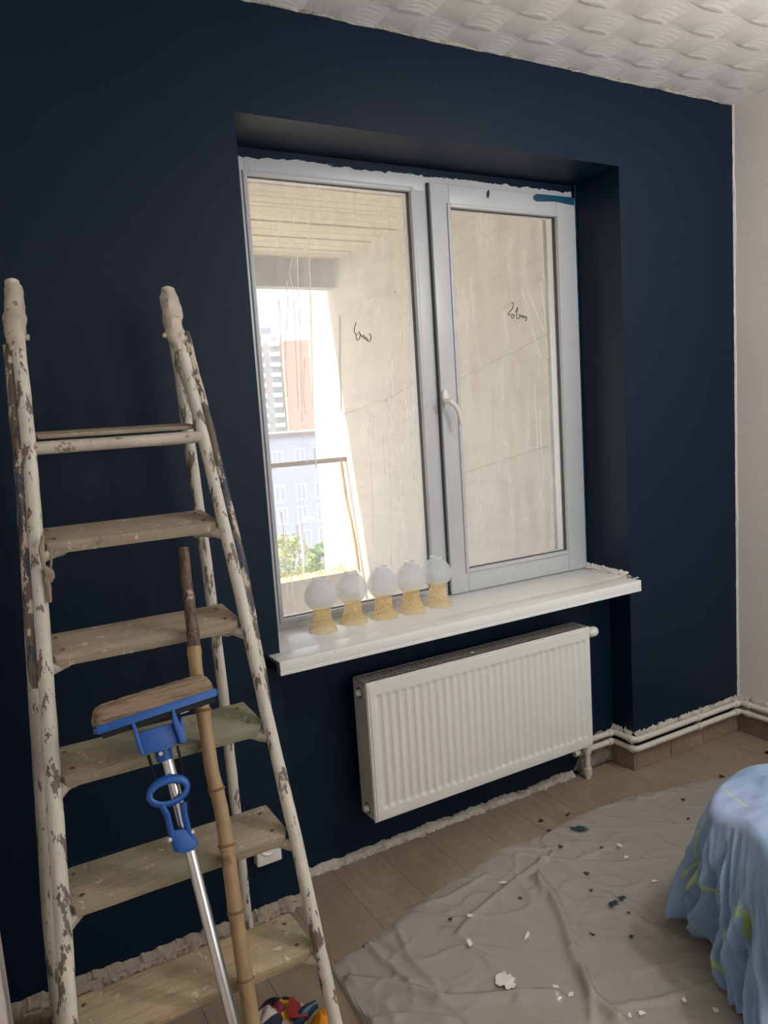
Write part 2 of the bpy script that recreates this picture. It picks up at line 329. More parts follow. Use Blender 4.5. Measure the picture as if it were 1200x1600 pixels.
# hole of bare plaster round the radiator pipes
hp_ = MB(); cpx = [(905,1183),(903,1172),(908,1160),(925,1150),(938,1140),(950,1142),(964,1150),(966,1192),(940,1200),(912,1206),(896,1205)]
cps = [at(p, 1, DL - .004) for p in cpx]; cen = sum(cps, Vector()) / len(cps); ringn = 44; vs = [cen + Vector((0, -.008, 0))]
for rr_ in (.35, .7, 1.0):
    for k in range(ringn):
        f = k / ringn * len(cps); a = cps[int(f) % len(cps)]; b2 = cps[(int(f)+1) % len(cps)]; p = a.lerp(b2, f % 1)
        q = cen.lerp(p, rr_ * (1 + .10 * nz(k * .8, rr_ * 3))); q.y += -.012 + .016 * abs(nz(k * .6, rr_ * 9)) + (.012 if rr_ == 1 else 0); q.z = max(q.z, .002); vs.append(q)
fs = [(0, 1 + k, 1 + (k+1) % ringn) for k in range(ringn)] + [(1+r*ringn+k, 1+r*ringn+(k+1) % ringn, 1+(r+1)*ringn+(k+1) % ringn, 1+(r+1)*ringn+k) for r in range(2) for k in range(ringn)]
hp_.add(vs, fs).build('trim_6', ROUGHP, kind='structure', smooth=True)
# skirting tiles: niche return, right part of the window wall, right wall
TH = .082
def tiles(name, P, Q, out, L):
    P = Vector(P); Q = Vector(Q); d = (Q - P); tot = d.length; d.normalize(); out = Vector(out)
    root = MB().frame_box(P + Vector((0, 0, .001)), d * tot, out * .006, Vector((0, 0, TH - .004))).build(name, ROUGHP, kind='structure')
    s = 0; k = 0
    while s < tot - .002:
        w = min(L, tot - s); MB().frame_box(P + d * (s + .001) + out * .0055 + Vector((0, 0, .001)), d * (w - .002), out * (.009 + .001 * (k % 2)), Vector((0, 0, TH - .002 * (k % 3)))).build('skirting_tile', SKIRT, root, bevel=.0015, seg=1)
        s += w; k += 1
tiles('baseboard_niche', (XN, DL, 0), (XN, -.015, 0), (-1, 0, 0), .3)
tiles('baseboard_back', (XN - .0, 0, 0), (XR - .016, 0, 0), (0, -1, 0), .215)
tiles('baseboard_right', (XR, -.0, 0), (XR, -1.8, 0), (-1, 0, 0), .3)
# ragged plaster over the pipes
ragged('trim_7', (XN, 0, .165), (XR, 0, .165), lambda t, p: .000 + .010 * (nz(t * 14, 3) + nz(t * 50, 8) + .7 * nz(t * 130, 3)), (0, -1, 0), n=300, base=-.03)
ragged('trim_8', (XR, 0, .165), (XR, -1.2, .165), lambda t, p: .006 + .010 * (nz(t * 20, 3) + nz(t * 70, 8)), (-1, 0, 0), n=300, base=-.03)
ragged('trim_9', (XN, DL, .16), (XN, 0, .16), lambda t, p: .008 + .010 * (nz(t * 9, 6) + nz(t * 30, 1)), (-1, 0, 0), n=40, base=-.03)

# ================================================================= WINDOW
wy0, wy1 = DW, DW + .07
win = empty('window_1', ((XL + XN) / 2, DW, ZS - .03), kind='structure')
fx0, fx1, fz0, fz1 = XL + .002, XN - .002, .816, HN - .002
gx0, gx1, gz0, gz1 = .363, 1.002, .885, 2.402         # fixed pane
# outer frame profile: four bars + mullion
f = MB().box(fx0, gx0 - .004, wy0, wy1, fz0, fz1).box(fx1 - .045, fx1, wy0, wy1, fz0, fz1).box(gx0 - .004, fx1 - .045, wy0, wy1, gz1 + .004, fz1).box(gx0 - .004, fx1 - .045, wy0, wy1, fz0, gz0 - .004).box(gx1 + .004, 1.10, wy0, wy1, gz0 - .004, gz1 + .004)
f.build('window_frame', PVC, win, bevel=.002, seg=2)
def ring(b, x0, x1, z0, z1, w, ya, yb):
    b.box(x0, x0 + w, ya, yb, z0, z1).box(x1 - w, x1, ya, yb, z0, z1).box(x0 + w, x1 - w, ya, yb, z1 - w, z1).box(x0 + w, x1 - w, ya, yb, z0, z0 + w); return b
ring(MB(), gx0 - .014, gx1 + .014, gz0 - .014, gz1 + .014, .015, wy0 - .006, wy0 + .03).build('glazing_bead', PVC, win, bevel=.003)
ring(MB(), gx0 - .001, gx1 + .001, gz0 - .001, gz1 + .001, .0032, wy0 + .012, wy0 + .03).build('gasket', GASK, win)
MB().box(gx0 - .003, gx1 + .003, wy0 + .031, wy0 + .035, gz0 - .003, gz1 + .003).build('pane', GLASS, win, label='fixed left pane streaked with drips')
# opening sash on the right
sx0, sx1, sz0, sz1 = 1.076, fx1 - .004, .855, 2.432; hx0, hx1, hz0, hz1 = 1.160, 1.700, .945, 2.352; sy = wy0 - .022
sash = ring(MB(), sx0, sx1, sz0, sz1, .001, sy, wy1 - .02)
sash = MB().box(sx0, hx0, sy, wy1 - .022, sz0, sz1).box(hx1, sx1, sy, wy1 - .022, sz0, sz1).box(hx0, hx1, sy, wy1 - .022, hz1, sz1).box(hx0, hx1, sy, wy1 - .022, sz0, hz0).build('sash', PVC, win, bevel=.004, seg=2)
ring(MB(), hx0 - .012, hx1 + .012, hz0 - .012, hz1 + .012, .014, sy - .006, sy + .03).build('glazing_bead', PVC, sash, bevel=.003)
ring(MB(), hx0, hx1, hz0, hz1, .0032, sy + .012, sy + .03).build('gasket', GASK, sash)
MB().box(hx0 - .005, hx1 + .005, sy + .031, sy + .035, hz0 - .005, hz1 + .005).build('pane', GLASS, sash, label='hazy pane of the opening sash')
ring(MB(), sx0 - .004, sx1 + .002, sz0 - .003, sz1 + .003, .004, sy + .012, wy0 + .001).build('seal_gap', GASK, win)
# handle
hc = at((695, 622), 1, sy)
hd = MB().lathe([(.0, -.010), (.012, -.010), (.0165, -.006), (.0165, 0)], (0, 0, 0), 20, 'y')
hd.v = [(a * .9, b, c * 2.1) for a, b, c in hd.v]; hd.v = [(a + hc.x, b + hc.y, c + hc.z) for a, b, c in hd.v]
hnd = hd.build('handle', WPL, sash, smooth=True)
hpp = [at((696, 627), 1, sy - .008), at((697, 627), 1, sy - .035), at((703, 627), 1, sy - .045), at((712, 634), 1, sy - .05), at((718, 646), 1, sy - .052), at((722, 665), 1, sy - .052)]
MB().tube(hpp, [.010, .010, .011, .0095, .009, .0085], 12, flat=.75).build('lever', WPL, hnd, smooth=True)
# drips and finger writing on the panes
gy = wy0 + .0295
dr = MB()
def drip(px, x0=None, plane=gy, r=.0022, b=dr):
    P = [at(p, 1, plane) for p in px]; pts = []
    for i in range(len(P) - 1):
        for k in range(6):
            t = k / 6; q = P[i].lerp(P[i+1], t); q.x += .0025 * nz(q.z * 22, q.x * 50); pts.append(q)
    pts.append(P[-1]); b.tube(pts, [r * (1.5 if i == 0 else 1 + .5 * nz(i * .7, px[0][0])) for i in range(len(pts))], 5, ref=(0, 1, 0))
for p in ([(482,346),(484,420),(487,520),(489,640)], [(464,382),(466,450),(470,540),(472,660)], [(456,405),(452,425),(459,460),(463,560),(466,640)], [(448,440),(450,470),(446,540),(449,620)],
          [(476,560),(474,620),(478,650)], [(436,470),(440,560),(444,640)], [(628,480),(622,560),(620,600)], [(634,470),(630,560),(634,640),(632,705)], [(618,520),(612,580),(616,690),(618,715)], [(641,470),(643,560),(642,680),(648,760)],
          [(580,645),(576,680),(583,780),(584,850)], [(584,650),(583,700)], [(606,625),(608,690),(612,715)], [(606,680),(612,800),(612,890)], [(618,705),(624,790),(626,880)], [(598,680),(600,740)], [(492,700),(494,730)], [(470,815),(475,850),(478,885)], [(464,820),(468,880)],
          [(440,800),(446,860),(450,940)], [(612,560),(608,620),(612,680)], [(625,640),(628,700),(632,780),(637,860)], [(648,640),(652,760),(655,880)], [(455,900),(460,945)]):
    drip(p)
dr.build('dried_drips', DRIP, win, kind='stuff', label='whitish runs dried on the left pane')
dr2 = MB()
for p in ([(735,435),(738,470),(739,500)], [(722,450),(728,480),(732,520)], [(709,500),(712,530),(716,560)], [(820,445),(835,480),(850,520)], [(815,450),(828,500),(845,560)], [(845,440),(852,500),(856,560)], [(843,640),(846,700),(850,760)], [(835,600),(838,660),(842,740)]):
    drip(p, plane=sy + .0295, r=.0018, b=dr2)
dr2.build('dried_drips', DRIP, sash, kind='stuff', label='faint streaks on the sash pane')
INK = Mat('glass_scribble', (70, 66, 62), .6).m
def scribble(strokes, plane, parent):
    b = MB()
    for st in strokes:
        P = [at(p, 1, plane) for p in st]; pts = []
        for i in range(len(P) - 1):
            for k in range(4):
                t = k / 4; a = P[max(i-1, 0)]; c = P[i]; d = P[i+1]; e = P[min(i+2, len(P)-1)]
                pts.append(.5 * ((2*c) + (d - a) * t + (2*a - 5*c + 4*d - e) * t * t + (-a + 3*c - 3*d + e) * t ** 3))
        pts.append(P[-1]); b.tube(pts, .0017, 5, ref=(0, 1, 0))
    b.build('handwriting', INK, parent)
C2 = lambda x, y: (650 + x / 3.4286, 150 + y / 3.4286)
scribble([[C2(508,1108),C2(518,1106),C2(521,1120),C2(514,1142),C2(494,1164),C2(500,1174),C2(513,1168)], [C2(522,1168),C2(512,1180),C2(516,1192),C2(526,1182),C2(522,1168)],
          [C2(534,1158),C2(545,1130),C2(538,1170),C2(542,1192),C2(554,1188),C2(556,1174),C2(546,1172)], [C2(560,1184),C2(566,1172),C2(570,1190),C2(576,1176),C2(582,1190),C2(590,1180),C2(592,1196),C2(586,1206)]], sy + .0295, sash)
C1 = lambda x, y: (350 + x / 3.4286, 150 + y / 3.4286)
scribble([[C1(708,1212),C1(700,1238),C1(698,1262),C1(706,1278)], [C1(714,1272),C1(708,1288),C1(714,1306),C1(724,1302),C1(730,1280),C1(722,1262),C1(738,1288)],
          [C1(740,1296),C1(748,1280),C1(752,1304),C1(760,1290),C1(765,1312),C1(772,1300)], [C1(778,1272),C1(788,1290),C1(782,1312),C1(770,1316)]], gy, win)
# wall paint lapped over the frame with a ragged brush edge
def lap(P, Q, down, hf, mat, parent, name, n=150, thick=.0015, outv=(0, -1, 0)):
    P = Vector(P); Q = Vector(Q); down = Vector(down); outv = Vector(outv); vs = []
    for i in range(n + 1):
        t = i / n; p = P.lerp(Q, t); h = hf(t); vs += [p + outv * thick, p + down * h + outv * thick, p + down * h]
    MB().add(vs, [(3*i+k, 3*i+3+k, 3*i+4+k, 3*i+1+k) for i in range(n) for k in range(2)]).build(name, mat, parent)
lap((fx0, wy0, fz1), (fx1, wy0, fz1), (0, 0, -1), lambda t: .026 + .010 * nz(t * 7, 1) + .008 * nz(t * 42, 2) + .006 * nz(t * 130, 3), NAVY, win, 'paint_overlap')
lap((fx0, wy0 - .0006, fz1), (fx1, wy0 - .0006, fz1), (0, 0, -1), lambda t: .024 + .010 * nz(t * 7, 1) + .013 * nz(t * 30, 7) + .008 * nz(t * 110, 4), TEAL, win, 'paint_overlap', thick=.0002)
lap((fx1, sy, .87), (fx1, sy, fz1), (-1, 0, 0), lambda t: max(.0005, .004 + .004 * nz(t * 18, 1) + .004 * nz(t * 60, 2)), TEAL, win, 'paint_overlap', thick=.001)
st = [at(p, 1, sy - .0005) for p in [(833,306),(838,303),(860,305),(880,307),(897,309),(897,321),(885,319),(868,315),(850,315),(838,315),(833,311)]]
MB().prism(st, (0, -.0012, 0)).build('paint_smear', TEAL, sash, label='short teal brush stroke at the sash top corner')
st = [at(p, 1, sy - .0005) for p in [(760,300),(764,296),(765,303),(763,310),(760,308)]]
MB().prism(st, (0, -.0012, 0)).build('paint_spot', SPOT, sash)
# window sill board
sl = empty('window_sill', (1.0, .05, .82), 'long white sill board under the window carrying the lamp shades', 'window sill')
MB().box(XL + .003, XN - .003, 0.0015, wy0 - .001, .818, ZS).box(.203, 1.775, -.0937, .0015, .818, ZS).build('board', SILL, sl, bevel=.003)
MB().box(.203, 1.775, -.0937, -.083, .808, .82).build('front_lip', SILL, sl, bevel=.002)
ec = MB()
for k in range(7): ec.box(.194, .203, -.090 + k * .012, -.082 + k * .012, .818, .848 - .004 * (k % 2))
ec.build('end_crumbs', SPOT, sl, label='dark ragged left end of the sill')
ragged('trim_10', (XN - .001, 0.0, ZS), (XN - .001, wy0 - .02, ZS), lambda t, p: .012 + .012 * abs(nz(t * 30, 4)) + .01 * t, (-1, 0, 0), n=60, thick=.012, mat=WHITEW)
fk = MB()
for k in range(12):
    c = Vector((1.775 + random.uniform(-.03, .034), -.001 - random.uniform(.0, .06) * (k % 2), ZS - .004 + random.uniform(-.004, .004))); r = random.uniform(.006, .014)
    fk.add([c + Vector((r * random.uniform(.5, 1.4) * math.cos(a), r * .5 * math.sin(a), r * .3 * math.sin(a * 2))) for a in [i * math.pi / 3 for i in range(6)]] + [c + Vector((0, 0, .006))], [(i, (i+1) % 6, 6) for i in range(6)])
fk.build('plaster_crumbs', PLASTER, sl, kind='stuff', label='plaster crumbs at the right end')

# ================================================================= GLASS LAMP SHADES
prof_base = [(.051,0),(.048,.006),(.041,.018),(.035,.032),(.030,.050),(.028,.066),(.031,.078),(.042,.088)]
prof_globe = [(.042,.088),(.050,.096),(.056,.108),(.0572,.114),(.0572,.135),(.0555,.1365),(.050,.150),(.040,.164),(.029,.175),(.0225,.178),(.0225,.185),(.0245,.190)]
b = MB(); b.lathe([(r - .002, h) for r, h in prof_base[::-1]] + prof_base, (0, 0, 0), 48, scal=lambda k, i: 1 + (.07 * math.cos(k * 2 * math.pi * 8 / 48) * (1 if (i < 3 + 8 and i > 7) or i < 0 or i > 8 else .4) if True else 0))
amber_me = b.build('tmp', AMBER, smooth=True, angle=60); am = amber_me.data; D.objects.remove(amber_me)
b = MB(); b.lathe([(r - .002, h) for r, h in prof_globe[::-1]] + prof_globe, (0, 0, 0), 40); g_ = b.build('tmp', FROST, smooth=True, angle=60); gm = g_.data; D.objects.remove(g_)
CRK = mk_film('crackle_white', (250, 240, 220), .8, .3, .4)
b = MB()
for k in range(90):
    an = random.uniform(0, 6.283); z = random.uniform(.026, .072); r = .0300 + max(0, (.055 - z)) * .24; a2 = an + random.uniform(-.35, .35); z2 = z + random.uniform(-.011, .011); r2 = .0300 + max(0, (.055 - z2)) * .24
    b.tube([(r*math.cos(an), r*math.sin(an), z), (r2*math.cos(a2)*1.02, r2*math.sin(a2)*1.02, z2)], .0011, 4)
ck = b.build('tmp', CRK); cm = ck.data; D.objects.remove(ck)
lamps = [((505,985), 'frosted globe lamp shade on pale amber foot, first from the left on the sill'), ((553,972), 'frosted globe lamp shade with amber foot, second from the left on the sill'),
         ((601,964), 'frosted globe lamp shade with amber foot, in the middle of the row of five'), ((644,955), 'frosted globe lamp shade with orange foot, second from the right in the row'), ((685,945), 'frosted globe lamp shade standing against the window mullion, last on the right')]
for i, (px, lab) in enumerate(lamps):
    p = at(px, 2, ZS); r = empty('lamp_shade', (p.x, p.y, ZS), lab, 'lamp shade', 'glass lamp shades lined up on the sill'); r.rotation_euler.z = i * .7
    for nm, me in (('amber_foot', am), ('frosted_globe', gm), ('crackle_pattern', cm)):
        o = D.objects.new(nm, me); COL.objects.link(o); o.parent = r
        if nm == 'crackle_pattern': o['kind'] = 'stuff'

# ================================================================= RADIATOR
rx0, rx1, rz0, rz1, ry0 = .5264, 1.5502, .189, .689, -.0296; ry1 = ry0 + .1
rad = empty('radiator', ((rx0 + rx1) / 2, DL, rz0), 'white ribbed panel radiator hung under the window', 'radiator')
NR = 30; x_in0, x_in1 = rx0 + .028, rx1 - .024; pit = (x_in1 - x_in0) / NR
def rad_y(x, z):
    y = ry0
    e = min(x - rx0, rx1 - x, z - rz0, rz1 - z)
    if e < .010: y += .0025 if e > .003 else .006
    if x_in0 < x < x_in1:
        ph = ((x - x_in0) / pit) % 1; zb, zt = rz0 + .038, rz1 - .045
        prof = .5 - .5 * math.cos(2 * math.pi * ph); prof = min(1, prof * 1.5)
        m = min(max((z - zb) / .016, 0), 1) * min(max((zt - z) / .016, 0), 1); m = m * m * (3 - 2 * m)
        y += .0060 * prof * m
    return y
xs = [rx0, rx0 + .002, rx0 + .0035, rx0 + .0095, rx0 + .011]; k = NR * 8
xs += [x_in0 + (x_in1 - x_in0) * i / k for i in range(k + 1)]; xs += [rx1 - .011, rx1 - .0095, rx1 - .0035, rx1 - .002, rx1]
zs_ = [rz0, rz0 + .002, rz0 + .0035, rz0 + .0095, rz0 + .011] + [rz0 + .030 + .004 * i for i in range(8)] + [rz0 + .1 + .06 * i for i in range(6)] + [rz1 - .069 + .004 * i for i in range(8)] + [rz1 - .011, rz1 - .0095, rz1 - .0035, rz1 - .002, rz1]
fp = MB(); nx, nz_ = len(xs), len(zs_)
fp.add([(x, rad_y(x, z), z) for x in xs for z in zs_], [(i*nz_+j, (i+1)*nz_+j, (i+1)*nz_+j+1, i*nz_+j+1) for i in range(nx-1) for j in range(nz_-1)])
o = fp.build('front_panel', RAD, rad, smooth=True, angle=50); md = o.modifiers.new('solid', 'SOLIDIFY'); md.thickness = .0015; md.offset = -1
MB().box(rx0, rx0 + .002, ry0 + .008, ry1, rz0 + .006, rz1 - .002).box(rx0 + .002, rx0 + .012, ry0 + .008, ry0 + .011, rz0 + .01, rz1 - .01).build('side_panel', RAD, rad, bevel=.0008, seg=1)
MB().box(rx1 - .002, rx1, ry0 + .008, ry1, rz0 + .006, rz1 - .002).build('side_panel', RAD, rad, bevel=.0008, seg=1)
MB().box(rx0 + .01, rx1 - .01, ry1 - .012, ry1 - .002, rz0 + .01, rz1 - .02).build('rear_panel', RAD, rad, bevel=.002)
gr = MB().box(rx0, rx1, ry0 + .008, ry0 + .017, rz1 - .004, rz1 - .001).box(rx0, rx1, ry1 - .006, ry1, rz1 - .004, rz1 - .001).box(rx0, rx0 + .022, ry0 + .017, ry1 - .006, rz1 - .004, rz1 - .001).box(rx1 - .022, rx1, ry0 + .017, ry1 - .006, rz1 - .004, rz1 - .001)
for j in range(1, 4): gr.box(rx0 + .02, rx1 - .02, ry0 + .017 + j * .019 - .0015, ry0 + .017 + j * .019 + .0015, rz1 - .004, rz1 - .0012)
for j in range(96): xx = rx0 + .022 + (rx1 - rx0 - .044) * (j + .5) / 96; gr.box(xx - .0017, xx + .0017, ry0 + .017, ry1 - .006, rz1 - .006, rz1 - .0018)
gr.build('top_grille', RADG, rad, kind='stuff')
c = at((723, 1013), 2, rz1); MB().lathe([(0, .003), (.007, .002), (.008, 0)], (c.x, ry0 + .05, rz1 - .002), 12).build('clip', WPL, rad, smooth=True)
for (zz, mt) in ((rz1 - .045, WPL), (rz0 + .035, WPL)):
    MB().lathe([(0, -.016), (.010, -.016), (.010, -.006), (.014, -.006), (.014, .004)], (rx0, ry0 + .055, zz), 8, 'x').build('end_plug', mt, rad, smooth=True, angle=30)
    MB().lathe([(0, -.0005), (.019, -.0005), (.019, .001)], (rx0, ry0 + .055, zz), 16, 'x').build('plug_hole', GASK, rad)
# thermostat head and valves
tv = MB().lathe([(0, -.01), (.010, -.01), (.010, .022), (.013, .022), (.013, .030)], (rx1, ry0 + .055, rz1 - .045), 14, 'x').build('valve', WPL, rad, smooth=True, angle=40)
hc = at((933, 985), 1, ry0 + .055)
MB().lathe([(0, .024), (.014, .024), (.019, .030), (.0215, .038), (.021, .060), (.017, .070), (.010, .074), (0, .075)], (rx1 + .012, ry0 + .055, rz1 - .045), 18, 'x', scal=lambda k, i: 1 + .03 * (k % 2)).build('thermostat_head', WPL, tv, smooth=True)
MB().lathe([(0, -.01), (.011, -.01), (.011, .018), (.014, .018), (.014, .03), (.006, .034), (0, .034)], (rx1 - .004, ry0 + .055, rz0 + .075), 14, 'x').build('valve', WPL, rad, smooth=True, angle=40)
for xx in (rx0 + .2, rx1 - .24): MB().box(xx, xx + .04, ry1 - .002, DL, rz0 + .05, rz1 - .03).build('wall_bracket', RAD, rad)

# ================================================================= HEATING PIPES
R_ = .0125
pp = empty('heating_pipes', (XN, 0, .12), 'two cream painted heating pipes running along the wall foot', 'pipes')
zu, zl = .148, .108
def bend(pts, rad_=.03, n=5):
    pts = [Vector(p) for p in pts]; out = [pts[0]]
    for i in range(1, len(pts) - 1):
        a = (pts[i-1] - pts[i]).normalized(); c = (pts[i+1] - pts[i]).normalized(); p0 = pts[i] + a * rad_; p1 = pts[i] + c * rad_
        for k in range(n + 1): t = k / n; out.append((1-t)**2 * p0 + 2*t*(1-t) * pts[i] + t*t * p1)
    return out + [pts[-1]]
xo = XN - .030; ri = 1.600
for (z, yo, nm) in ((zu, .034, 'upper'), (zl, .036, 'lower')):
    path = bend([(ri - (0 if nm == 'upper' else .05), DL - .03, z), (xo, DL - .03, z), (xo, -yo, z), (XR - yo, -yo, z), (XR - yo, -2.3, z)], .022)
    pi = MB().tube(path, R_, 14).build('pipe', PIPE, pp, smooth=True)
    for c, ax in (((xo - .022, DL - .03, z), 'x'), ((XN + .06 + .31, -yo, z), 'x'), ((XR - yo - .03, -yo, z), 'x'), ((XR - yo, -yo - .045, z), 'y'), ((xo, -yo + .02, z), 'y')):
        MB().lathe([(R_, -.011), (.0165, -.011), (.0165, .011), (R_, .011)], c, 14, ax).build('coupling', PIPE, pi, smooth=True, angle=40)
ris = MB().tube([(ri - .004, DL - .058, .0), (ri - .004, DL - .058, .05), (ri - .004, DL - .058, rz0 + .07)], [.0125] * 3, 14).build('riser', PIPE, pp, smooth=True)
for zz, hh_ in ((.032, .03), (zl + .02, .028), (.18, .022)): MB().lathe([(.0125, -hh_/2), (.018, -hh_/2), (.018, hh_/2), (.0125, hh_/2)], (ri - .004, DL - .058, zz), 14, close=True).build('coupling', PIPE, ris, smooth=True, angle=40)
MB().tube([(ri - .004, DL - .058, zu), (ri + .03, DL - .03, zu)], .0125, 12).build('connector', PIPE, pp, smooth=True)
MB().tube([(ri - .004, DL - .058, rz0 + .075), (rx1 + .02, ry0 + .055, rz0 + .075)], .011, 12).build('connector', PIPE, pp, smooth=True)
# socket low on the wall, left of the niche
q = at((415, 1336), 1, 0); so = empty('wall_socket', (q.x, 0, q.z + .03), 'small white surface socket low on the blue wall behind the ladder', 'socket')
MB().box(q.x - .042, q.x + .042, -.038, 0, q.z - .012, q.z + .085).build('case', WPL, so, bevel=.006, seg=3)
MB().lathe([(.030, 0), (.030, -.003), (.026, -.004), (.022, .000)], (q.x, -.0385, q.z + .048), 20, 'y').build('plug_well', WPL, so, smooth=True)

# ================================================================= STEP LADDER
HS = .235; D0 = Vector((-.018, -.088, -HS)); P0 = Vector((-.445, -.408, 1.346))
PN = Vector((0, -HS, .088)).normalized()            # points to the room side of the ladder plane
def lp(px, off=0.0): return onplane(px, P0 + PN * off, PN)
def along(pts, z): # point on a polyline at height z
    for a, c in zip(pts, pts[1:]):
        if c[2] <= z <= a[2]: return Vector(a).lerp(Vector(c), (a[2] - z) / (a[2] - c[2]))
def dens(pts, step=.03):
    pts = [Vector(p) for p in pts]; out = [pts[0]]
    for a, c in zip(pts, pts[1:]):
        k = max(1, int((c - a).length / step)); out += [a.lerp(c, (i+1)/k) for i in range(k)]
    return out
lad = empty('step_ladder', (-.26, -.5, 0), 'tall paint-spattered stepladder of white tubes with seven wooden treads', 'ladder')
LR = [(-.423,-.180,1.955),(-.443,-.328,1.559),(-.474,-.482,1.15),(-.503,-.619,.784),(-.530,-.742,.457),(-.568,-.910,0)]
RR = [(-.053,-.180,1.945),(-.048,-.241,1.794),(-.037,-.352,1.496),(-.027,-.475,1.169),(-.022,-.579,.892),(-.014,-.672,.642),(-.010,-.798,.307),(-.004,-.910,0)]
for pts, sd in ((LR, 1.0), (RR, 4.0)):
    d = dens(pts); MB().tube(d, .0162 if sd == 1.0 else .0150, 14, lump=.10, seed=sd).build('front_rail', LADW, lad, smooth=True)
    MB().tube([Vector(pts[-1]) + Vector((0, 0, .03)), Vector(pts[-1]) + Vector((0, 0, .0))], .0195, 14).build('foot_cap', BLACK, lad, smooth=True, angle=50)
# back legs
RL = [(-.050,-.180,1.88),(-.037,-.170,1.699),(-.026,-.161,1.491),(-.008,-.148,1.165),(.007,-.134,.819),(.017,-.117,.414),(.026,-.102,.0)]
LL = [(-.434,-.180,1.88),(-.438,-.170,1.714),(-.4785,-.142,1.02),(-.5155,-.113,.328),(-.5245,-.103,.0)]
for pts, sd in ((LL, 7.0), (RL, 11.0)):
    MB().tube(dens(pts), .0158, 12, lump=.08, seed=sd).build('rear_leg', LADW, lad, smooth=True)
# chipped side bars bolted outside the upper rails
sb = [lp(p, -.008) for p in ((288,520),(334,700),(378,885),(418,1108))]
sb_d = dens(sb, .04); MB().tube(sb_d, [.0140] * (len(sb_d) - 1) + [.011], 10, flat=.9, lump=.12, seed=2, ref=(1, 0, 0)).build('side_bar', LADW2, lad, smooth=True, label='dark chipped bar along the right rail')
sl_ = [lp(p, -.008) for p in ((15,540),(29,700),(43,880),(56,1075))]
sb_d = dens(sl_, .04); MB().tube(sb_d, [.0140] * (len(sb_d) - 1) + [.010], 10, flat=.9, lump=.12, seed=6, ref=(1, 0, 0)).build('side_bar', LADW2, lad, smooth=True, label='chipped bar along the left rail')
# clotted wrapped hinges at the top
hr = dens([lp(p) for p in ((262,452),(267,485),(273,520),(282,550))], .012)
MB().tube(hr, [.0165 + .009 * math.sin(math.pi * min(1, i / (len(hr)-1) * 1.05)) for i in range(len(hr))], 16, lump=.45, seed=3).build('wrapped_hinge', LADC, lad, smooth=True)
hl = dens([lp(p) for p in ((21,446),(22,480),(23,510),(27,550))], .012)
MB().tube(hl, [.0175 + .006 * math.sin(math.pi * i / (len(hl)-1)) for i in range(len(hl))], 16, lump=.30, seed=8).build('wrapped_hinge', LADC, lad, smooth=True)
a = lp((12, 528)); c = lp((46, 527)); MB().tube([a, c], .0075, 10).build('hinge_bolt', LADC, lad, smooth=True)
a = lp((254, 524)); c = lp((292, 528)); MB().tube([a, c], .0065, 10, lump=.3).build('hinge_bolt', LADC, lad, smooth=True)
# treads
TA = math.radians(11)
for k in range(-1, 6):
    z = 1.346 - HS * k; P = P0 + D0 * k
    xl = P.x - .003; xr_ = P.x + .402 + .023 * k + .003
    dpt = .122 if k >= 0 else .085; th = .027 if k >= 0 else .010
    ux = Vector((1, 0, 0)); uy = Vector((0, math.cos(TA), math.sin(TA))); uz = ux.cross(uy)
    o0 = Vector((xl, P.y, z)); w = xr_ - xl; c = .022
    if k < 0: o0 += Vector((0, .012, .006)); uy = Vector((0, 1, .10)).normalized(); uz = ux.cross(uy)
    outl = [(0, c), (c * .5, 0), (w - c * .5, 0), (w, c), (w - .012 * (k % 2), dpt), (.006, dpt)]
    nseg = 14; poly = []
    front = [(c*.5 + (w - c) * i / nseg, .0015 * nz(i * .9, k)) for i in range(nseg + 1)]
    back = [(w - .01 - (w - .016) * i / nseg, dpt + .0015 * nz(i * .7, k + 9)) for i in range(nseg + 1)]
    poly = [(0, c)] + front + [(w, c)] + back
    mt = {-1: WOODG, 0: WOODG, 1: WOODG, 2: WOODN, 3: WOODN, 4: WOODB, 5: WOODB}[k]
    bm_ = MB().prism([o0 + ux * a + uy * b2 - uz * th for a, b2 in poly], uz * th)
    tr = bm_.build('tread', mt, lad, bevel=.0025, seg=2, angle=50)
    if k >= 0:
        for (a, b2) in ((.030, .028), (.024, dpt - .026), (w - .032, .028), (w - .034, dpt - .026)):
            q = o0 + ux * a + uy * b2; s_ = MB()
            s_.add([q + uz * .0006 + (ux * math.cos(t) + uy * math.sin(t)) * .0052 for t in [i * math.pi / 4 for i in range(8)]] + [q + uz * .002 + (ux * math.cos(t) + uy * math.sin(t)) * .0035 for t in [i * math.pi / 4 for i in range(8)]],
                   [(i, (i+1) % 8, (i+1) % 8 + 8, i + 8) for i in range(8)] + [tuple(range(8, 16))])
            s_.build('screw', SCREW, tr)
    # the tube under the top plate; below the other treads only short welded stubs show
    if k < 0:
        zt = z - .024; a = along(LR, zt); c2 = along(RR, zt)
        MB().tube(dens([a, c2], .05), .0150, 12, lump=.08, seed=k).build('tread_tube', LADC, lad, smooth=True)
    else:
        for pts_, sg in ((LR, 1), (RR, -1)):
            a = along(pts_, z - .030); MB().tube(dens([a, a + Vector((sg * .030, .034, .004)), a + Vector((sg * .060, .060, .004))], .012), [.0125, .0115, .010, .009, .009, .009, .009, .009][0], 10, lump=.4, seed=k + sg).build('tread_bracket', LADC, lad, smooth=True)

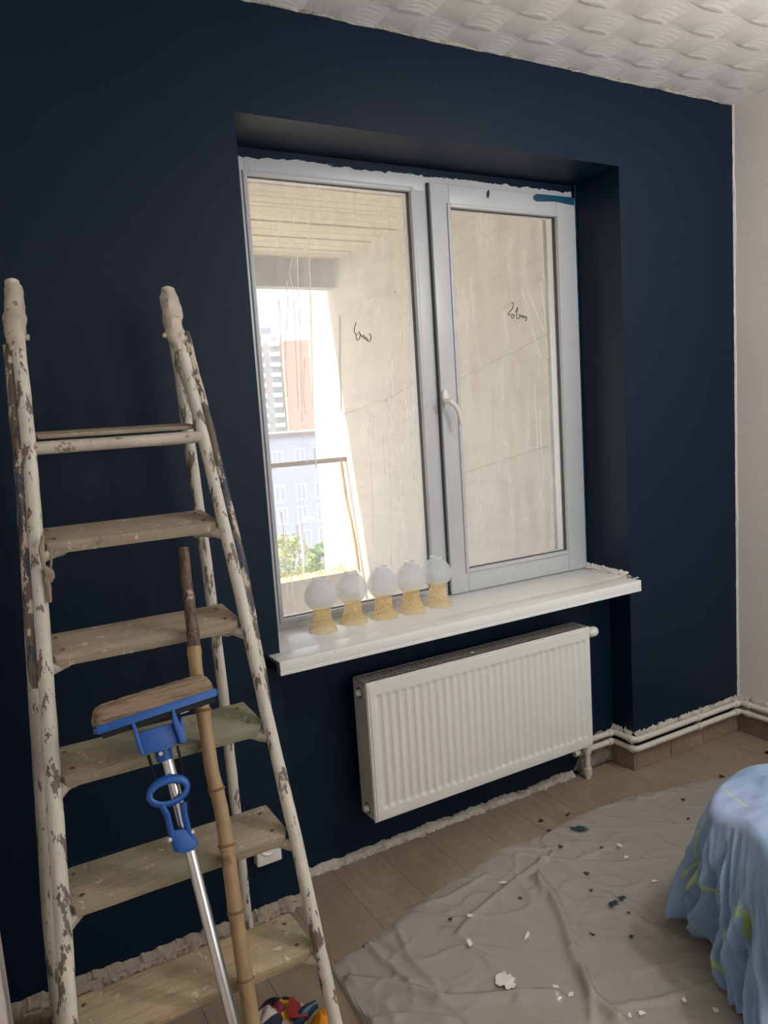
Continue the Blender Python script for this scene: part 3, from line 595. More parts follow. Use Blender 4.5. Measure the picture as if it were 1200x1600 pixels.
# a knotted rag strip hanging under the second tread
RAG = Mat('grey_rag', (142, 126, 108), .95).m
rg = empty('knotted_cord', lp((78, 870), .02), 'dirty knotted cord hanging from the left end of the second tread', 'cord')
b = MB(); b.tube(dens([lp((67, 838), .030), lp((63, 860), .032), lp((69, 885), .030), lp((74, 898), .026)], .008), .0045, 8, lump=.3)
b.tube(dens([lp((79, 856), .02), lp((80, 880), .02), lp((77, 898), .020)], .008), .0028, 8, lump=.3); b.build('loop', RAG, rg, smooth=True)
MB().tube(dens([lp((70, 888), .022), lp((76, 893), .024), lp((80, 899), .022), lp((79, 905), .02), lp((74, 903), .018)], .004), .0085, 10, lump=.5).build('knot', RAG, rg, smooth=True)
dd = dens([lp((73, 902), .02), lp((76, 920), .02), lp((78, 941), .02)], .008)
MB().tube(dd, [.007 - .003 * i / len(dd) for i in range(len(dd))], 8, lump=.4).build('tail', RAG, rg, smooth=True)

# ================================================================= BAMBOO POLE
bo = .024
def extend_floor(a, c):  # extend line a->c down to the floor
    d = c - a; t = -a.z / d.z; return a + d * t
bpx = [(287,856),(291,905),(301,985),(306,1045),(317,1110),(331,1205),(345,1262),(354,1320),(367,1415),(379,1500),(394,1600)]
bpt = [lp(p, bo) for p in bpx]; ft = extend_floor(bpt[-3], bpt[-1]); ft.z = 0
bam = empty('bamboo_pole', ft, 'knotty bamboo pole with a dark stained top leaning against the ladder', 'pole')
pts = dens(bpt, .012); nodes = [lp(p, bo) for p in ((296,935),(305,1018),(319,1112),(338,1232),(353,1318),(368,1420),(384,1533))]
def brad(p, r0): return r0 + .0022 * max(math.exp(-((p - q).length / .008) ** 2) for q in nodes)
cut = next(i for i, p in enumerate(pts) if p.z < lp((304, 1010), bo).z)
MB().tube(pts[:cut + 1], [brad(p, .0118 + .0035 * i / cut) for i, p in enumerate(pts[:cut + 1])], 14, lump=.07).build('stained_end', BAMD, bam, smooth=True, label='dark stained upper end')
pl = pts[cut:] + dens([pts[-1], ft], .012)[1:]
MB().tube(pl, [brad(p, .0153 + .0015 * min(1, i / 60)) for i, p in enumerate(pl)], 14, lump=.02).build('cane', BAMB, bam, smooth=True)
m = Mat('cane_node', (120, 92, 62), .6); NODE = m.m
for q in nodes[2:]:
    i = min(range(len(pl)), key=lambda j: (pl[j] - q).length); d = (pl[min(i+1, len(pl)-1)] - pl[max(i-1, 0)]).normalized()
    MB().tube([pl[i] - d * .0035, pl[i] - d * .001, pl[i] + d * .001, pl[i] + d * .0035], [.0172, .0196, .0196, .0172], 16).build('node_ring', NODE, bam, smooth=True)

# ================================================================= SQUEEZE MOP
mo = .052
pa, pb = lp((258, 1172), mo), lp((365, 1600), mo); pf = extend_floor(pa, pb); pf.z = 0
mop = empty('squeeze_mop', pf, 'blue squeeze mop with a chrome pole standing sponge up against the ladder', 'mop')
Udir = (pa - pf).normalized()
M1 = lambda x, y, off: lp((120 + x / 4.615, 1030 + y / 4.615), off)
MB().tube(dens([pf, pa], .2), .0125, 18).build('pole', CHROME, mop, smooth=True)
# sponge: long rounded block with grooves
A, B = M1(112, 452, .085), M1(960, 182, .085); V = (B - A); L = V.length; V.normalize(); Wd = (PN - V * PN.dot(V)).normalized(); Uh = Wd.cross(V); Uh = Uh if Uh.z > 0 else -Uh
sp = MB(); prof = []
for i in range(41):
    t = math.pi * i / 40; prof.append((.030 * math.cos(t), (.029 * math.sin(t) ** .7)))
prof = [(.030, -.012)] + prof + [(-.030, -.012)]
ns = 40; vs = []
for i in range(ns + 1):
    t = i / ns; e = min(t, 1 - t) * L; sc = min(1, math.sqrt(max(0.02, 1 - (1 - min(1, e / .022)) ** 2)))
    for (a, h) in prof:
        gq = 1 - .15 * max(0, math.sin(a * 480 + 1)) ** 3 if h > 0 else 1
        vs.append(A + V * (L * t) + Wd * a * (0.55 + .45 * sc) * 1.0 + Uh * (h * gq * (sc if h > 0 else 1) + .002 * nz(t * 20, a * 90)))
m_ = len(prof); sp.add(vs, [(i*m_+k, (i+1)*m_+k, (i+1)*m_+(k+1) % m_, i*m_+(k+1) % m_) for i in range(ns) for k in range(m_)] + [tuple(range(m_)), tuple(range(ns*m_, (ns+1)*m_))])
sp.build('sponge', SPONGE, mop, smooth=True, angle=55)
def bar(a, c, w, h, name, mat, parent=mop, bev=.002):  # bar from a to c, width along Wd, height along Uh
    a = Vector(a); c = Vector(c); return MB().frame_box(a - Wd * w / 2 - Uh * h / 2, c - a, Wd * w, Uh * h).build(name, mat, parent, bevel=bev)
A2 = A - Uh * .020; 
bar(A2 + V * .000 + Wd * .026, A2 + V * (L * 1.0) + Wd * .026, .014, .018, 'sponge_clamp', BLUE, bev=.004)
bar(A2 - Wd * .004, A2 + V * L - Wd * .004, .05, .012, 'clamp_plate', BLUE)
bar(A2 - Uh * .013 + V * .012 + Wd * .010, A2 - Uh * .013 + V * (L - .004) + Wd * .010, .036, .013, 'black_backing', BLACK)
q = A2 + V * (L + .008) + Wd * .01; MB().tube([q, q - V * .014], .009, 12).build('end_knob', BLUE, mop, smooth=True, angle=50)
# bracket
Mo = lambda x, y: M1(x, y, .104)
plate = [Mo(445, 530), Mo(700, 455), Mo(735, 600), Mo(690, 625), Mo(660, 650), Mo(590, 668), Mo(480, 690), Mo(455, 600)]
br = MB().prism(plate, -PN * .030).build('bracket', BLUE, mop, bevel=.002)
MB().prism([Mo(380, 440), Mo(400, 435), Mo(425, 500), Mo(480, 690), Mo(455, 695), Mo(425, 600)], PN * .014).build('bracket_arm', BLUE, br, bevel=.0015)
MB().prism([Mo(668, 345), Mo(690, 330), Mo(705, 395), Mo(785, 590), Mo(740, 612), Mo(690, 470)], PN * .014).build('bracket_arm', BLUE, br, bevel=.0015)
MB().prism([Mo(745, 420), Mo(765, 412), Mo(790, 595), Mo(740, 610)], -PN * .04).build('bracket_arm', BLUE, br, bevel=.0015)
q = Mo(745, 390); MB().tube([q, q + V * .018], .003, 8).build('pivot_bolt', CHROME, br)
q = M1(628, 690, mo); MB().tube([q + Uh * .010, q - Udir * .012], [.019, .0165], 18).build('pole_socket', BLUE, mop, smooth=True, angle=50)
q = M1(604, 682, mo + .019); MB().tube([q, q + PN * .004], .0045, 10).build('rivet', WPL, mop, smooth=True, angle=50)
for p0, p1, p2 in (((515, 690), (540, 770), (600, 980)), ((725, 625), (748, 720), (830, 1245))):
    MB().tube([M1(*p0, .070), M1(*p1, .070), M1(*[p1[i] + .02 * (p2[i] - p1[i]) for i in (0, 1)], .070), M1(*p2, .066)], [.0032, .0032, .0011, .0011], 8).build('pull_rod', BLACK, mop)
# lever ring and arms
rc = []
for i in range(37):
    an = 2 * math.pi * i / 36; x = 660 + 135 * math.cos(an) - 22 * math.sin(an); y = 955 + 92 * math.sin(an) - 18 * math.cos(an); rc.append(M1(x, y, .074))
lv = MB().tube(rc, [.0072 + .0035 * max(0, -math.sin(2 * math.pi * i / 36)) for i in range(37)], 10, cap=False, flat=.8).build('lever_ring', BLUE, mop, smooth=True)
MB().tube(dens([M1(610, 1050, .072), M1(650, 1120, .07), M1(680, 1250, .066), M1(725, 1380, .062)], .02), .0068, 8, flat=1.5).tube(dens([M1(770, 1030, .072), M1(775, 1120, .07), M1(805, 1240, .066), M1(860, 1340, .062)], .02), .0068, 8, flat=1.5).build('lever_arm', BLUE, lv, smooth=True)
MB().prism([M1(690, 1235, .074), M1(805, 1225, .074), M1(875, 1335, .074), M1(850, 1375, .074), M1(770, 1405, .074), M1(735, 1395, .074)], -PN * .034).build('lever_clamp', BLUE, lv, bevel=.003)
for p in ((672, 1302), (832, 1247)): q = M1(*p, .07); MB().lathe([(0, -.005), (.004, -.003), (.005, 0), (.004, .003), (0, .005)], q, 10).build('rod_nut', WPL, lv, smooth=True)

# ================================================================= PLASTIC SHEET ON THE FLOOR
bpx = [(516,1512),(570,1476),(618,1440),(678,1398),(732,1362),(780,1329),(840,1308),(912,1272),(978,1248),(1056,1230),(1140,1212)]
edge = [at(p, 2, 0) for p in bpx]; edge = [Vector((edge[0].x - .04, -.75, 0))] + edge + [Vector((2.40, -.34, 0))]
def yb(x):
    for a, c in zip(edge, edge[1:]):
        if a.x <= x <= c.x: return a.y + (c.y - a.y) * (x - a.x) / (c.x - a.x)
    return edge[-1].y
def fp_(px): q = at(px, 2, .004); return (q.x, q.y)
ridges = [([(838,1375),(862,1400),(880,1440),(893,1480),(905,1520),(925,1560),(965,1598)], .016, .016), ([(545,1536),(600,1540),(650,1552),(690,1566),(740,1565),(800,1558),(865,1560)], .014, .018),
          ([(868,1335),(830,1360),(790,1390),(735,1436),(715,1465)], .007, .010), ([(576,1478),(600,1505),(640,1538)], .009, .010), ([(850,1345),(900,1348),(960,1352),(1040,1345)], .006, .009),
          ([(780,1329),(815,1328),(830,1328)], .006, .006), ([(905,1345),(950,1328),(990,1322)], .008, .007), ([(845,1345),(842,1380),(848,1400)], .007, .008), ([(912,1520),(922,1560),(925,1600)], .012, .010),
          ([(640,1420),(700,1405),(760,1370)], .005, .012), ([(620,1450),(640,1500),(680,1540)], .006, .010), ([(720,1465),(760,1500),(790,1530)], .004, .010), ([(950,1400),(1000,1440),(1040,1470)], .006, .014), ([(1000,1290),(1040,1320),(1080,1340)], .004, .01),
          ([(560,1598),(640,1590),(700,1596)], .007, .008), ([(960,1580),(1040,1565),(1120,1540)], .008, .012), ([(1000,1240),(1030,1270),(1060,1300)], .004, .008)]
ridges = [([fp_(p) for p in r], h, w) for r, h, w in ridges]
def segd(px, py, a, c):
    vx, vy = c[0]-a[0], c[1]-a[1]; t = max(0, min(1, ((px-a[0])*vx + (py-a[1])*vy) / (vx*vx + vy*vy + 1e-9))); return math.hypot(px-a[0]-t*vx, py-a[1]-t*vy)
def film_z(x, y):
    z = .004 + .0022 * (1 + nz(x * 5, y * 5, 2)) + .0016 * (1 + nz(x * 17, y * 13, 7))
    z += .006 * max(0, 1 - abs(nz(x * 4.3 + y * 2.2, y * 3.1 - x, 4)) * 14) + .0045 * max(0, 1 - abs(nz(x * 9, y * 9 + x * 3, 8)) * 9)
    for r, h, w in ridges:
        dmin = min(segd(x, y, a, c) for a, c in zip(r, r[1:]))
        if dmin < w * 2.5: z += 1.25 * h * math.exp(-(dmin / w) ** 2)
    return z
ex0, ex1 = edge[0].x, 2.40
def ff(u, v):
    x = ex0 + (ex1 - ex0) * u; y1 = yb(x) + .012 * nz(x * 14, 3); y0 = -2.0; v2 = v ** 1.3; y = y1 + (y0 - y1) * v2
    z = film_z(x, y); z = .0015 + (z - .0015) * min(1, .25 + v * 18); return (x, y, z)
pf_ = MB().grid(300, 230, ff).build('plastic_sheet', FILM, smooth=True, angle=180)
tag(pf_, 'crumpled clear plastic sheet spread over the floorboards', 'plastic sheet')

# paint flakes and scraps on the sheet
m = Mat('dark_blue_chip', (20, 52, 66), .5); CHB = m.m; m = Mat('white_chip', (225, 222, 214), .6); CHW = m.m; CHD = Mat('dark_chip', (52, 48, 44), .7).m
def flake(px, w, h, ang, mat, lab, cat='paint flake', grp=None, seed=0):
    q = at(px, 2, .01); random.seed(seed + int(px[0] * 3)); nn = 23 if w > 16 else 9; s = 1 / FPX * (q - CAM).dot(FWD); base = 0.0015
    if q.y < yb(q.x): base = max(film_z(q.x + dx, q.y + dy) for dx in (-.012, 0, .012) for dy in (-.012, 0, .012)) + .001
    vs = []
    for i in range(nn):
        a = 2 * math.pi * i / nn; rr_ = random.uniform(.45, 1.15); x = w * s * .5 * rr_ * math.cos(a); y = h * s * .9 * rr_ * math.sin(a)
        vs.append(Vector((q.x + x * math.cos(ang) - y * math.sin(ang), q.y + x * math.sin(ang) + y * math.cos(ang), base + random.uniform(0, .003))))
    b = MB().prism(vs, (0, 0, .0012)); c = sum(vs, Vector()) / nn; o = b.build('paint_flake', mat)
    tag(o, lab, cat, grp); return o
flake((905, 1297), 30, 9, -.9, CHB, 'long teal paint peel at the sheet edge nearest the radiator')
flake((958, 1415), 22, 7, .1, CHB, 'ragged teal paint peel on the middle of the sheet, left piece')
flake((972, 1408), 18, 7, .5, CHB, 'ragged teal paint peel on the middle of the sheet, right piece')
flake((793, 1535), 38, 22, .3, CHW, 'largest white plaster flake lying on the sheet')
flake((733, 1478), 26, 6, 1.2, CHW, 'narrow white flake left of the sheet centre', seed=3)
flake((823, 1464), 24, 4, .6, CHW, 'thin white sliver near the long ridge of the sheet', seed=5)
flake((735, 1437), 12, 5, 0, CHW, 'little white scrap on the fold of the sheet', seed=5)
DK = [((845,1280), 'dark speck on the bare boards, nearest the wall below the radiator'), ((858,1301), 'dark speck on the bare boards just above the sheet edge'), ((876,1324), 'dark chip just inside the sheet, below the teal peel'),
      ((887,1270), 'pale brown speck on the boards below the right end of the radiator'), ((917,1365), 'small dark dash between the sheet edge and the middle peel, upper one'), ((923,1391), 'curled dark speck left of the ragged teal peel'),
      ((940,1327), 'dark crumb beside the crossing fold of the sheet'), ((813,1404), 'dark dash left of the long sheet ridge'), ((925,1464), 'short dark dash below the ragged teal peel'), ((987,1464), 'faint dark crumb right of the dash below the peel'),
      ((982,1431), 'dark speck just below the right end of the teal peel'), ((1075,1280), 'dark double speck near the blue bed sheet'), ((1068,1250), 'dark blot on the sheet above the bed sheet corner'), ((1128,1213), 'dark chip near the far corner by the bed sheet'),
      ((568,1483), 'dark speck on the boards at the left tip of the sheet'), ((704,1438), 'dark dot on the sheet left of the white sliver')]
for i, (px, lab) in enumerate(DK): flake(px, random.uniform(7, 12), random.uniform(3, 5), random.uniform(0, 3), CHD, lab, 'paint flake', 'dark specks scattered over the floor', i)
WH = [((968,1325), 'white crumb at the right end of the crossing fold, upper one'), ((978,1340), 'white crumb at the right end of the crossing fold, lower one'), ((1022,1378), 'single white sliver beside the bed sheet shadow'), ((786,1382), 'white glint-like crumb above the narrow white flake'),
      ((985,1598), 'white crumb at the bottom edge of the picture, left of the pair'), ((1003,1586), 'white crumb at the bottom edge, right of the pair'), ((1070,1565), 'white crumb in the open sheet left of the hanging hem'), ((1118,1578), 'white crumb closest to the hanging hem at the bottom'),
      ((870,1552), 'white scrap at the right end of the long horizontal fold'), ((893,1557), 'white scrap between the horizontal fold and the long ridge')]
for i, (px, lab) in enumerate(WH): flake(px, random.uniform(9, 16), random.uniform(3, 5), random.uniform(0, 3), CHW, lab, 'paint flake', 'white crumbs scattered over the sheet', i)

# ================================================================= BLUE CLOTH THROWN OVER LOW FURNITURE
def mk_cloth():
    m = Mat('blue_bed_linen', (150, 176, 206), .85)
    m.over(m.ramp(m.noise(3.5, 3), .4, .65), (124, 154, 192), .7).over(m.ramp(m.noise(3.1, 2, rot=(1, .3, 0)), .52, .62), (158, 166, 200), .6)
    t = m.n.new('ShaderNodeTexVoronoi'); t.feature = 'DISTANCE_TO_EDGE'; t.inputs['Scale'].default_value = 5.2; t.inputs['Randomness'].default_value = 1
    mp = m.n.new('ShaderNodeMapping'); mp.inputs['Scale'].default_value = (1, 1, .55); no = m.n.new('ShaderNodeTexNoise'); no.inputs['Scale'].default_value = 4
    mx = m.n.new('ShaderNodeMix'); mx.data_type = 'RGBA'; mx.inputs[0].default_value = .12; m.lk(m.tc.outputs['Object'], no.inputs['Vector']); m.lk(m.tc.outputs['Object'], mx.inputs[6]); m.lk(no.outputs['Color'], mx.inputs[7]); m.lk(mx.outputs[2], mp.inputs[0]); m.lk(mp.outputs[0], t.inputs['Vector'])
    ln = m.ramp(t.outputs['Distance'], .016, .009); mk = m.ramp(m.noise(4.0, 2, rot=(0, 1, .5)), .48, .50)
    m.over(m.mul(ln, mk), (184, 202, 112), .85)
    m.bump(m.noise(12, 4), .006, .5).bump(m.noise(300, 2), .0006, .4); return m.m
CLOTH = mk_cloth()
top = [at(p, 2, .45) for p in ((1175,1200),(1150,1203),(1126,1222),(1110,1245),(1110,1262),(1135,1272),(1165,1282),(1200,1296))]
CC = Vector((1.46, -1.15, .45))
# outline pairs (top, hem) by angle round the heap centre
hem_px = [((1215,1215),.06), ((1160,1280),.10), ((1085,1340),.10), ((1040,1425),.06), ((1088,1440),.06), ((1118,1490),.04), ((1142,1518),.03), ((1147,1560),.02), ((1170,1608),.015), ((1235,1660),.015)]
hem = [at(p, 2, z) for p, z in hem_px]
top = [at(p, 2, .45) for p in ((1215,1192),(1160,1200),(1130,1218),(1112,1240),(1108,1258),(1112,1270),(1135,1282),(1160,1292),(1185,1312),(1235,1360))]
hem = [hem[0] + Vector((.5, .1, 0)), hem[0]+ Vector((.2, .06, 0))] + hem + [hem[-1] + Vector((.28, -.10, 0)), Vector((1.75, -1.75, .02)), Vector((2.05, -1.35, .02))]
top = [Vector((1.85, -.90, .45)), Vector((1.62, -.85, .45))] + top + [Vector((1.30, -1.42, .45)), Vector((1.62, -1.50, .45)), Vector((1.85, -1.30, .45))]
def cr(P, f):
    n_ = len(P); i = int(f) % n_; t = f - int(f); a, b_, c, d = P[(i-1) % n_], P[i], P[(i+1) % n_], P[(i+2) % n_]
    return .5 * ((2*b_) + (c - a) * t + (2*a - 5*b_ + 4*c - d) * t*t + (3*b_ - a - 3*c + d) * t**3)
NA = 420; NRr = 60; ctr = sum(top, Vector()) / len(top); vs = []
for i in range(NA):
    f = i / NA * len(top); T = cr(top, f); Hm = cr(hem, f)
    for j in range(NRr + 1):
        s = j / NRr
        if s < .3:
            t = s / .3; p = ctr.lerp(T, t); p.z = .462 - .012 * t ** 6 + .010 * nz(p.x * 9, p.y * 9) + .006 * nz(p.x * 22, p.y * 30, 4) + .045 * max(0, min(1, (p.x - 1.30) / .12)) * (1 - t ** 4) * (.4 + max(0, 1 - 3.5 * abs(nz(p.x * 5 + p.y * 3, p.y * 4, 6))))
        else:
            t = (s - .3) / .7; p = T.lerp(Hm, t ** 1.08); out = (Hm - T); out.z = 0; out = out.normalized() if out.length > 1e-6 else Vector((-1, 0, 0))
            o2 = (T - ctr); o2.z = 0; o2.normalize()
            p.z = T.z - .012 + (Hm.z - T.z + .012) * (1 - (1 - t) ** 1.0) 
            p += o2 * .006 * math.sin(math.pi * min(1, t * 1.4))
            g = f + 2.0 * t; fold = (1 - 4.2 * abs(nz(g * .8, t * .5, 3))) * .9 + .55 * (1 - 4 * abs(nz(f * 2.1 - t * 2.2, t * .7, 9))) + .25 * math.sin(f * 8 + 4 * t + 4 * nz(f, t, 2))
            amp = (.014 + .050 * min(1, max(0, (f - 5) / 2))) * min(1, t * 1.6) * (1 - .25 * t)
            p += o2 * amp * fold; p.z += .008 * nz(f * 3, t * 4) * t
            p.z = max(p.z, .024); p.x = min(p.x, 2.25)
        vs.append(p)
cb = MB(); cb.add(vs, [(i*(NRr+1)+j, ((i+1) % NA)*(NRr+1)+j, ((i+1) % NA)*(NRr+1)+j+1, i*(NRr+1)+j+1) for i in range(NA) for j in range(NRr)])
bl = cb.build('bed_sheet', CLOTH, smooth=True, angle=180, solid=.002)
tag(bl, 'crumpled light blue bed sheet with yellow-green strokes draped over low furniture', 'bed sheet')
# low stool hidden under the sheet that holds it up
stl = empty('low_stool', (1.62, -1.15, 0), 'low wooden stool under the blue bed sheet, covered by it at the right edge', 'stool')
MB().box(1.40, 1.82, -1.36, -.96, .405, .43).build('seat', WOODG, stl, bevel=.004)
for (a, c) in ((1.42, -1.34), (1.77, -1.34), (1.42, -1.01), (1.77, -1.01)): MB().box(a, a + .035, c, c + .035, 0, .405).build('leg', WOODG, stl, bevel=.003)

# ================================================================= COLOURED RAGS AT THE LADDER FOOT
def patch(name, cols, scale):
    m = Mat(name, cols[0], .8); t = m.n.new('ShaderNodeTexVoronoi'); t.inputs['Scale'].default_value = scale; m.lk(m.tc.outputs['Object'], t.inputs['Vector'])
    sp_ = m.n.new('ShaderNodeSeparateColor'); m.lk(t.outputs['Color'], sp_.inputs[0])
    for k, c in enumerate(cols[1:]): m.over(m.ramp(sp_.outputs[0], (k + 1) / len(cols), (k + 1) / len(cols) + .01), c, 1)
    m.bump(m.noise(40, 4), .003, .6); return m.m
RAGM = patch('patchwork_print', [(214, 160, 20), (24, 30, 44), (190, 178, 170), (30, 44, 60), (160, 30, 36)], 26)
c0 = at((430, 1606), 2, 0); nn = 34
def heap(u, v):
    a = 2 * math.pi * u; r = v; x = r * .105 * math.cos(a) * (1 + .22 * nz(math.cos(a) * 2, math.sin(a) * 2)); y = r * .085 * math.sin(a) * (1 + .2 * nz(math.cos(a) * 2, math.sin(a) * 2, 5))
    x, y = x * .87 + y * .5, y * .87 - x * .2
    z = .004 + .052 * (1 - r ** 2.2) + .020 * abs(nz(x * 28, y * 28)) * (1 - r ** 4); return (c0.x + x, c0.y + y, z)
o = MB().grid(48, 24, heap).build('printed_rag', RAGM, smooth=True, angle=35); tag(o, 'crumpled printed rag in yellow, white and navy behind the ladder foot', 'rag')
NAVYR = Mat('dark_teal_rubber', (18, 50, 70), .4).m
c1 = at((484, 1577), 2, .03); b = MB()
hd_ = [at((462, 1600), 2, .035), at((472, 1588), 2, .045), at((483, 1577), 2, .050), at((494, 1569), 2, .052)]
b.tube(dens(hd_, .006), [.010 + .009 * math.sin(math.pi * min(.93, .15 + .85 * i / (len(dens(hd_, .006)) - 1))) for i in range(len(dens(hd_, .006)))], 14, flat=.75)
hnl = b.build('tool_handle', NAVYR, smooth=True); tag(hnl, 'rounded dark teal rubber tool handle poking out of the rag', 'tool')
c2 = at((463, 1604), 2, .0); o = MB().prism([Vector((c2.x - .03, c2.y - .03, .058)), Vector((c2.x + .020, c2.y - .045, .05)), Vector((c2.x + .006, c2.y + .020, .066)), Vector((c2.x - .004, c2.y + .026, .067))], (0, 0, .004)).build('folded_card', Mat('dull_red', (140, 28, 34), .7).m, bevel=.001)
tag(o, 'small dull red folded card lying on the printed rag', 'card')
c3 = at((508, 1612), 2, 0.0); ORG = Mat('orange_cloth', (222, 138, 22), .8).m
def heap2(u, v):
    a = 2 * math.pi * u; x = v * .040 * math.cos(a); y = v * .050 * math.sin(a); z = .003 + .045 * (1 - v ** 2.5) + .01 * abs(nz(x * 50, y * 50)) * (1 - v ** 3); return (c3.x + x, c3.y + y, z)
o = MB().grid(28, 14, heap2).build('orange_cloth', ORG, smooth=True, angle=35); tag(o, 'small crumpled orange cloth beside the ladder foot', 'rag')

# ================================================================= WHITE SHEET-COVERED FURNITURE AT THE FAR LEFT
xe = -.628; cv = MB(); n_ = 120; prof = []
for i in range(n_ + 1):
    t = i / n_; prof.append((xe - .010 + .008 * math.sin(t * 52 + 2 * nz(t * 6)), -.035 - .75 * t))
prof2 = [(XLW + .01, -.035)] + prof + [(XLW + .01, -.79)]
vs = []
for z, inset in ((.004, 0), (.4, .003), (.95, .006), (.985, .012), (1.0, .04)):
    for (x, y) in prof2: vs.append((x - inset * (1 if x > XLW + .05 else 0), y, z))
m_ = len(prof2); cv.add(vs, [(r*m_+k, r*m_+k+1, (r+1)*m_+k+1, (r+1)*m_+k) for r in range(4) for k in range(m_-1)] + [tuple(range(4*m_, 5*m_))])
o = cv.build('dust_sheet', SHEETW, smooth=True, angle=60); tag(o, 'pale dust sheet hanging in folds at the far left against the blue wall', 'dust sheet')

# ================================================================= LOGGIA OUTSIDE THE WINDOW
XB = 2.0; YB = 2.9; ZC = 2.72; ZLN = 2.53; XBL = -2.2
MB().box(XB, XB + .2, .45, 3.45, -.2, 3.0).build('wall_loggia_right', CONC, kind='structure')
MB().box(XBL - .2, XBL, .45, 3.1, -.2, 3.0).build('wall_loggia_left', CONC, kind='structure')
jn = MB()
def groove(px): 
    P = [at(p, 0, XB - .001) for p in px]; jn.tube(dens(P, .06), .009, 6, lump=.5)
groove([(532,492),(560,478),(590,466),(618,456)]); groove([(531,492),(531,560),(533,640)]); groove([(538,645),(600,625),(645,600)]); groove([(700,600),(780,560),(865,515)]); groove([(700,745),(780,720),(870,690)])
jn.build('trim_11', CONC, kind='structure', smooth=True)
cl = MB().box(XBL, XB, .45, YB + .2, ZC + .02, ZC + .25); y = .45; random.seed(11)
while y < YB:
    w = random.choice((.07, .09, .1, .06)); y2 = min(y + w, YB); dz = random.uniform(0, .012)
    cl.box(XBL, XB, y + .004, y2 - .003, ZC + dz, ZC + .022); y = y2
cl.build('ceiling_loggia', CONCC, kind='structure')
MB().box(XBL, XB, .45, YB + .15, -.2, 0.02).build('floor_loggia', CONC, kind='structure')
MB().box(XBL, XB, YB, YB + .12, ZLN, ZC + .02).build('wall_loggia_lintel', CONCD, kind='structure')
MB().box(XBL, XB, YB, YB + .12, 0.02, .43).build('wall_loggia_parapet', CONC, kind='structure')
def ptop(u, v): x = XBL + (XB - XBL) * u; return (x, YB - .02 + .17 * v, .432 + .02 * (nz(x * 9, v * 3) + .6 * nz(x * 30, v * 8)) * math.sin(math.pi * v) + .018 * math.sin(math.pi * v))
MB().grid(260, 8, ptop).build('trim_12', PTOP, kind='structure', smooth=True)
rl = MB().box(XBL, XB, YB + .02, YB + .05, 1.262, 1.296)
r_ = rl.build('balcony_rail', RUST, bevel=.003); tag(r_, 'thin rusty handrail crossing the loggia opening', 'handrail')
random.seed(5); wd = MB()
for k in range(150):
    x = random.uniform(.9, 1.98); y = YB + random.uniform(0, .12); h = random.uniform(.02, .07); a = Vector((x, y, .44)); dx = random.uniform(-.03, .03)
    wd.add([a + Vector((-.004, 0, 0)), a + Vector((.004, 0, 0)), a + Vector((dx, random.uniform(-.02, .02), h))], [(0, 1, 2)])
w_ = wd.build('dry_weeds', Mat('dry_weed', (176, 156, 70), .9).m, kind='stuff'); tag(w_, 'low dry yellow weeds growing along the loggia parapet', 'weeds')
a = at((563, 890), 0, XB - .02); cr_ = MB(); P = [at(p, 0, XB - .004) for p in ((533,722),(541,775),(552,830),(556,850),(561,890))]
cr_.tube(dens(P, .05), .012, 6, lump=.6).build('trim_13', Mat('rusty_stain', (170, 120, 50), .9).m, kind='structure', smooth=True)

# ================================================================= TOWN BEYOND
random.seed(21)
def dist_pt(px, dist):
    o, d = ray(px); h = Vector((d.x, d.y, 0)).length; return o + d * (dist / h)
VIEW = Vector((.372, .928, 0)).normalized(); SIDE = Vector((VIEW.y, -VIEW.x, 0)); GZ = -19.0
g = MB().box(-260, 330, 12, 420, GZ - .5, GZ).build('ground', Mat('street_ground', (168, 164, 152), .9).m, kind='structure')
WIN = Mat('far_window_glass', (150, 158, 174), .3).m; WFR = Mat('far_window_frame', (216, 218, 220), .6).m
def bbox(o, s0, s1, z0, z1, d0, d1): # box in a building's facade frame
    return (Vector((o.x, o.y, 0)) + SIDE * s0 + VIEW * d0 + Vector((0, 0, z0)), SIDE * (s1 - s0), VIEW * (d1 - d0), Vector((0, 0, z1 - z0)))
def sx(px, o): q = dist_pt(px, 1); # horizontal offset along SIDE for a pixel at building o
def s_of(px, dist):
    o, d = ray(px); t = (Vector((CAM.x, CAM.y, 0)) + VIEW * dist - o).dot(VIEW) / d.dot(VIEW); q = o + d * t
    return (q - Vector((CAM.x, CAM.y, 0)) - VIEW * dist).dot(SIDE), q.z
# pale blue block with windows
DB = 62.0; OB = Vector((CAM.x, CAM.y, 0)) + VIEW * DB
s0, zt = s_of((424, 685), DB); s1, _ = s_of((700, 668), DB)
blk = empty('apartment_block', (OB.x, OB.y, GZ), 'pale blue plastered block with rows of white windows beyond the loggia', 'building')
MB().frame_box(*bbox(OB, s0 - 14, s1, GZ, zt, 0, 14)).build('wall', Mat('pale_blue_plaster', (158, 165, 182), .9).m, blk)
MB().frame_box(*bbox(OB, s0 - 14.3, s1 + .3, zt, zt + .35, -.3, 14.3)).build('roof', Mat('dark_roof_edge', (110, 104, 108), .8).m, blk)
for (rx, ry) in [(434,718),(469,714),(500,712),(438,772),(471,768),(500,765),(442,806),(473,803),(503,800),(446,845),(479,840),(506,836),(432,718)][:12]:
    s, z = s_of((rx, ry), DB)
    w = MB(); w.frame_box(*bbox(OB, s - .42, s + .42, z - .68, z + .68, -.07, .02)); wf = w.build('window', WFR, blk)
    for a in (-.35, .03): MB().frame_box(*bbox(OB, s + a, s + a + .32, z - .6, z + .6, -.09, -.05)).build('pane', WIN, wf)
